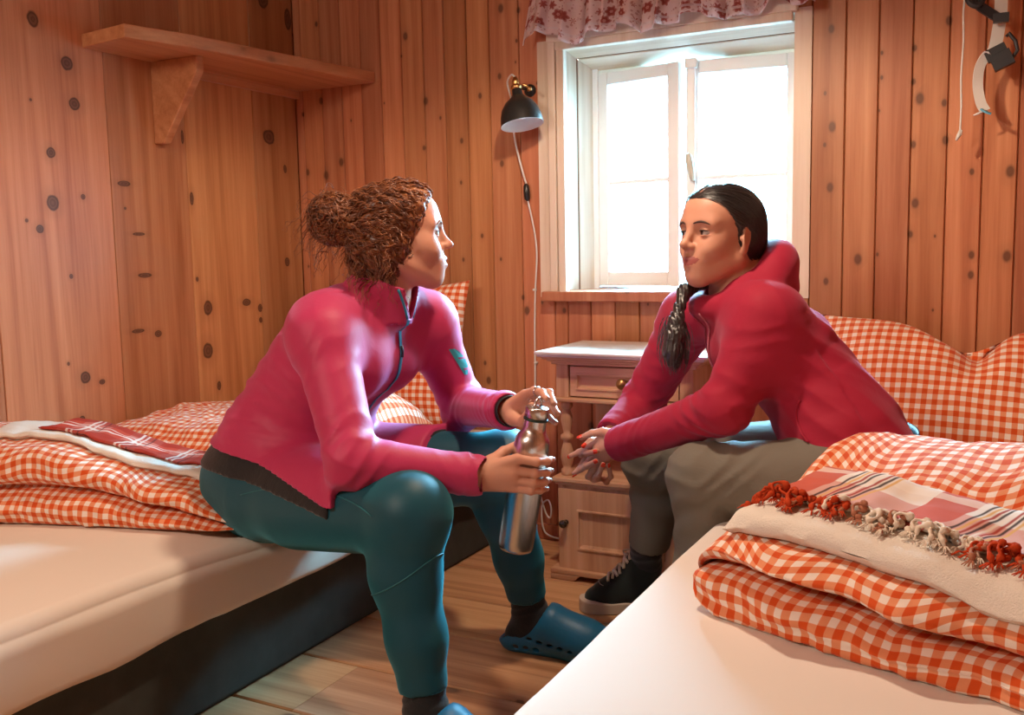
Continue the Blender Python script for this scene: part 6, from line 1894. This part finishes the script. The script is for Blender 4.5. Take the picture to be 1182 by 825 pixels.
    C_.ell(H.w((-.016, 0, .034)), (.1005, .0815, .0865), rotm=H.M, k=.02)
    C_.ell(H.w((.030, 0, .050)), (.058, .0665, .0610), rotm=H.M, k=.02)
    C_.ell(H.w((-.048, 0, -.020)), (.064, .066, .066), rotm=H.M, k=.03)
    C_.cone(H.w((-.066, 0, .0)), H.w((-.082, -.006, -.105)), .046, .034, k=.03)
    for s_ in (1, -1):
        cn = H.M@V(unit((.78, s_*.20, -.60))); cp = H.w((.036, s_*.060, .040))
        C_.plane(cp, cn, k=.006, c=cp+cn*.30, r=.302)
        C_.ell(H.w((-.008, s_*.088, -.010)), (.026, .020, .036), rotm=H.M, k=.008, mode='s')
    C_.cone(H.w((.084, 0, .094)), H.w((-.03, 0, .126)), .0032, .0030, k=.005, mode='s')
    cap = C_.mesh(H.c-.155, H.c+.145, .0032)
    to_mesh('hair', [cap], M_H, root)
    rng = np.random.default_rng(8); surf = lambda P: C_.ev(P)
    sel = cap[0][H.loc(cap[0])[:, 0] > -.085]; roots = sel[rng.choice(len(sel), 1500)]
    nape = H.w((-.088, 0, -.070))
    def flow(P, s):
        q = H.loc(P); f = np.stack([-.9+0*q[:, 0], np.sign(q[:, 1])*(.7*np.clip(q[:, 0]/.08, 0, 1)), -.35-.5*np.clip(-q[:, 0]/.08, 0, 1)], 1).astype(np.float32)
        return f@H.M.T+.25*(V(nape)-P)/(np.linalg.norm(V(nape)-P, axis=1, keepdims=True)+1e-6)
    a = strands('hair', roots, flow, 16, .0065, lambda s: .00075*(1-.5*s), M_H, root, surf, .0006, 60, .0022, 4)
    # tail: out of the hood at the far side of the neck, tied, then a loose tuft
    T_ = [(-.585, 2.262, .935), (-.640, 2.205, .925), (-.664, 2.150, .902), (-.668, 2.122, .868), (-.672, 2.108, .835), (-.672, 2.098, .800), (-.676, 2.090, .765), (-.680, 2.088, .738)]
    tr = [.020, .019, .016, .0105, .0165, .0225, .0200, .0080]
    F = Field(); F.chain(T_, tr, k=.012); F.post.append(lambda P: .0022*np.sin(P[:, 0]*520+P[:, 1]*480+3*np.sin(P[:, 2]*60)))
    to_mesh('ponytail', [F.mesh((-.74, 2.03, .70), (-.53, 2.30, .975), .0034)], M_H, root)
    bm = bmesh.new(); p, q = Vector(T_[3]), Vector(T_[4])
    lathe(bm, [(.0115, -.005), (.0135, -.003), (.0135, .003), (.0115, .005)], axis_frame(p+(q-p)*.12, q-p), 24, cap=False)
    adopt(obj('hair_tie', bm, plain('black_elastic', (.01, .01, .01), .7), smooth=True), root)
    n = 260; lr = V(T_[4])+rng.normal(size=(n, 3))*V((.009, .009, .008))
    fl = lambda P, s: np.stack([(P[:, 0]+.672)*18*(.9-1.5*s), (P[:, 1]-2.10)*18*(.9-1.5*s)-.10, -1+0*P[:, 0]], 1)+.12*np.stack([np.sin(P[:, 2]*110+P[:, 1]*200), np.sin(P[:, 0]*200), 0*P[:, 0]], 1)
    b = strands('tuft', lr, fl, 18, .0058, lambda s: .00085*(1-.7*s)+.0001, M_H, root, None, .0010, 70, 0, 5)
    to_mesh('hair_strands', [a, b], M_H, root, relax=0)
woman_hoodie()
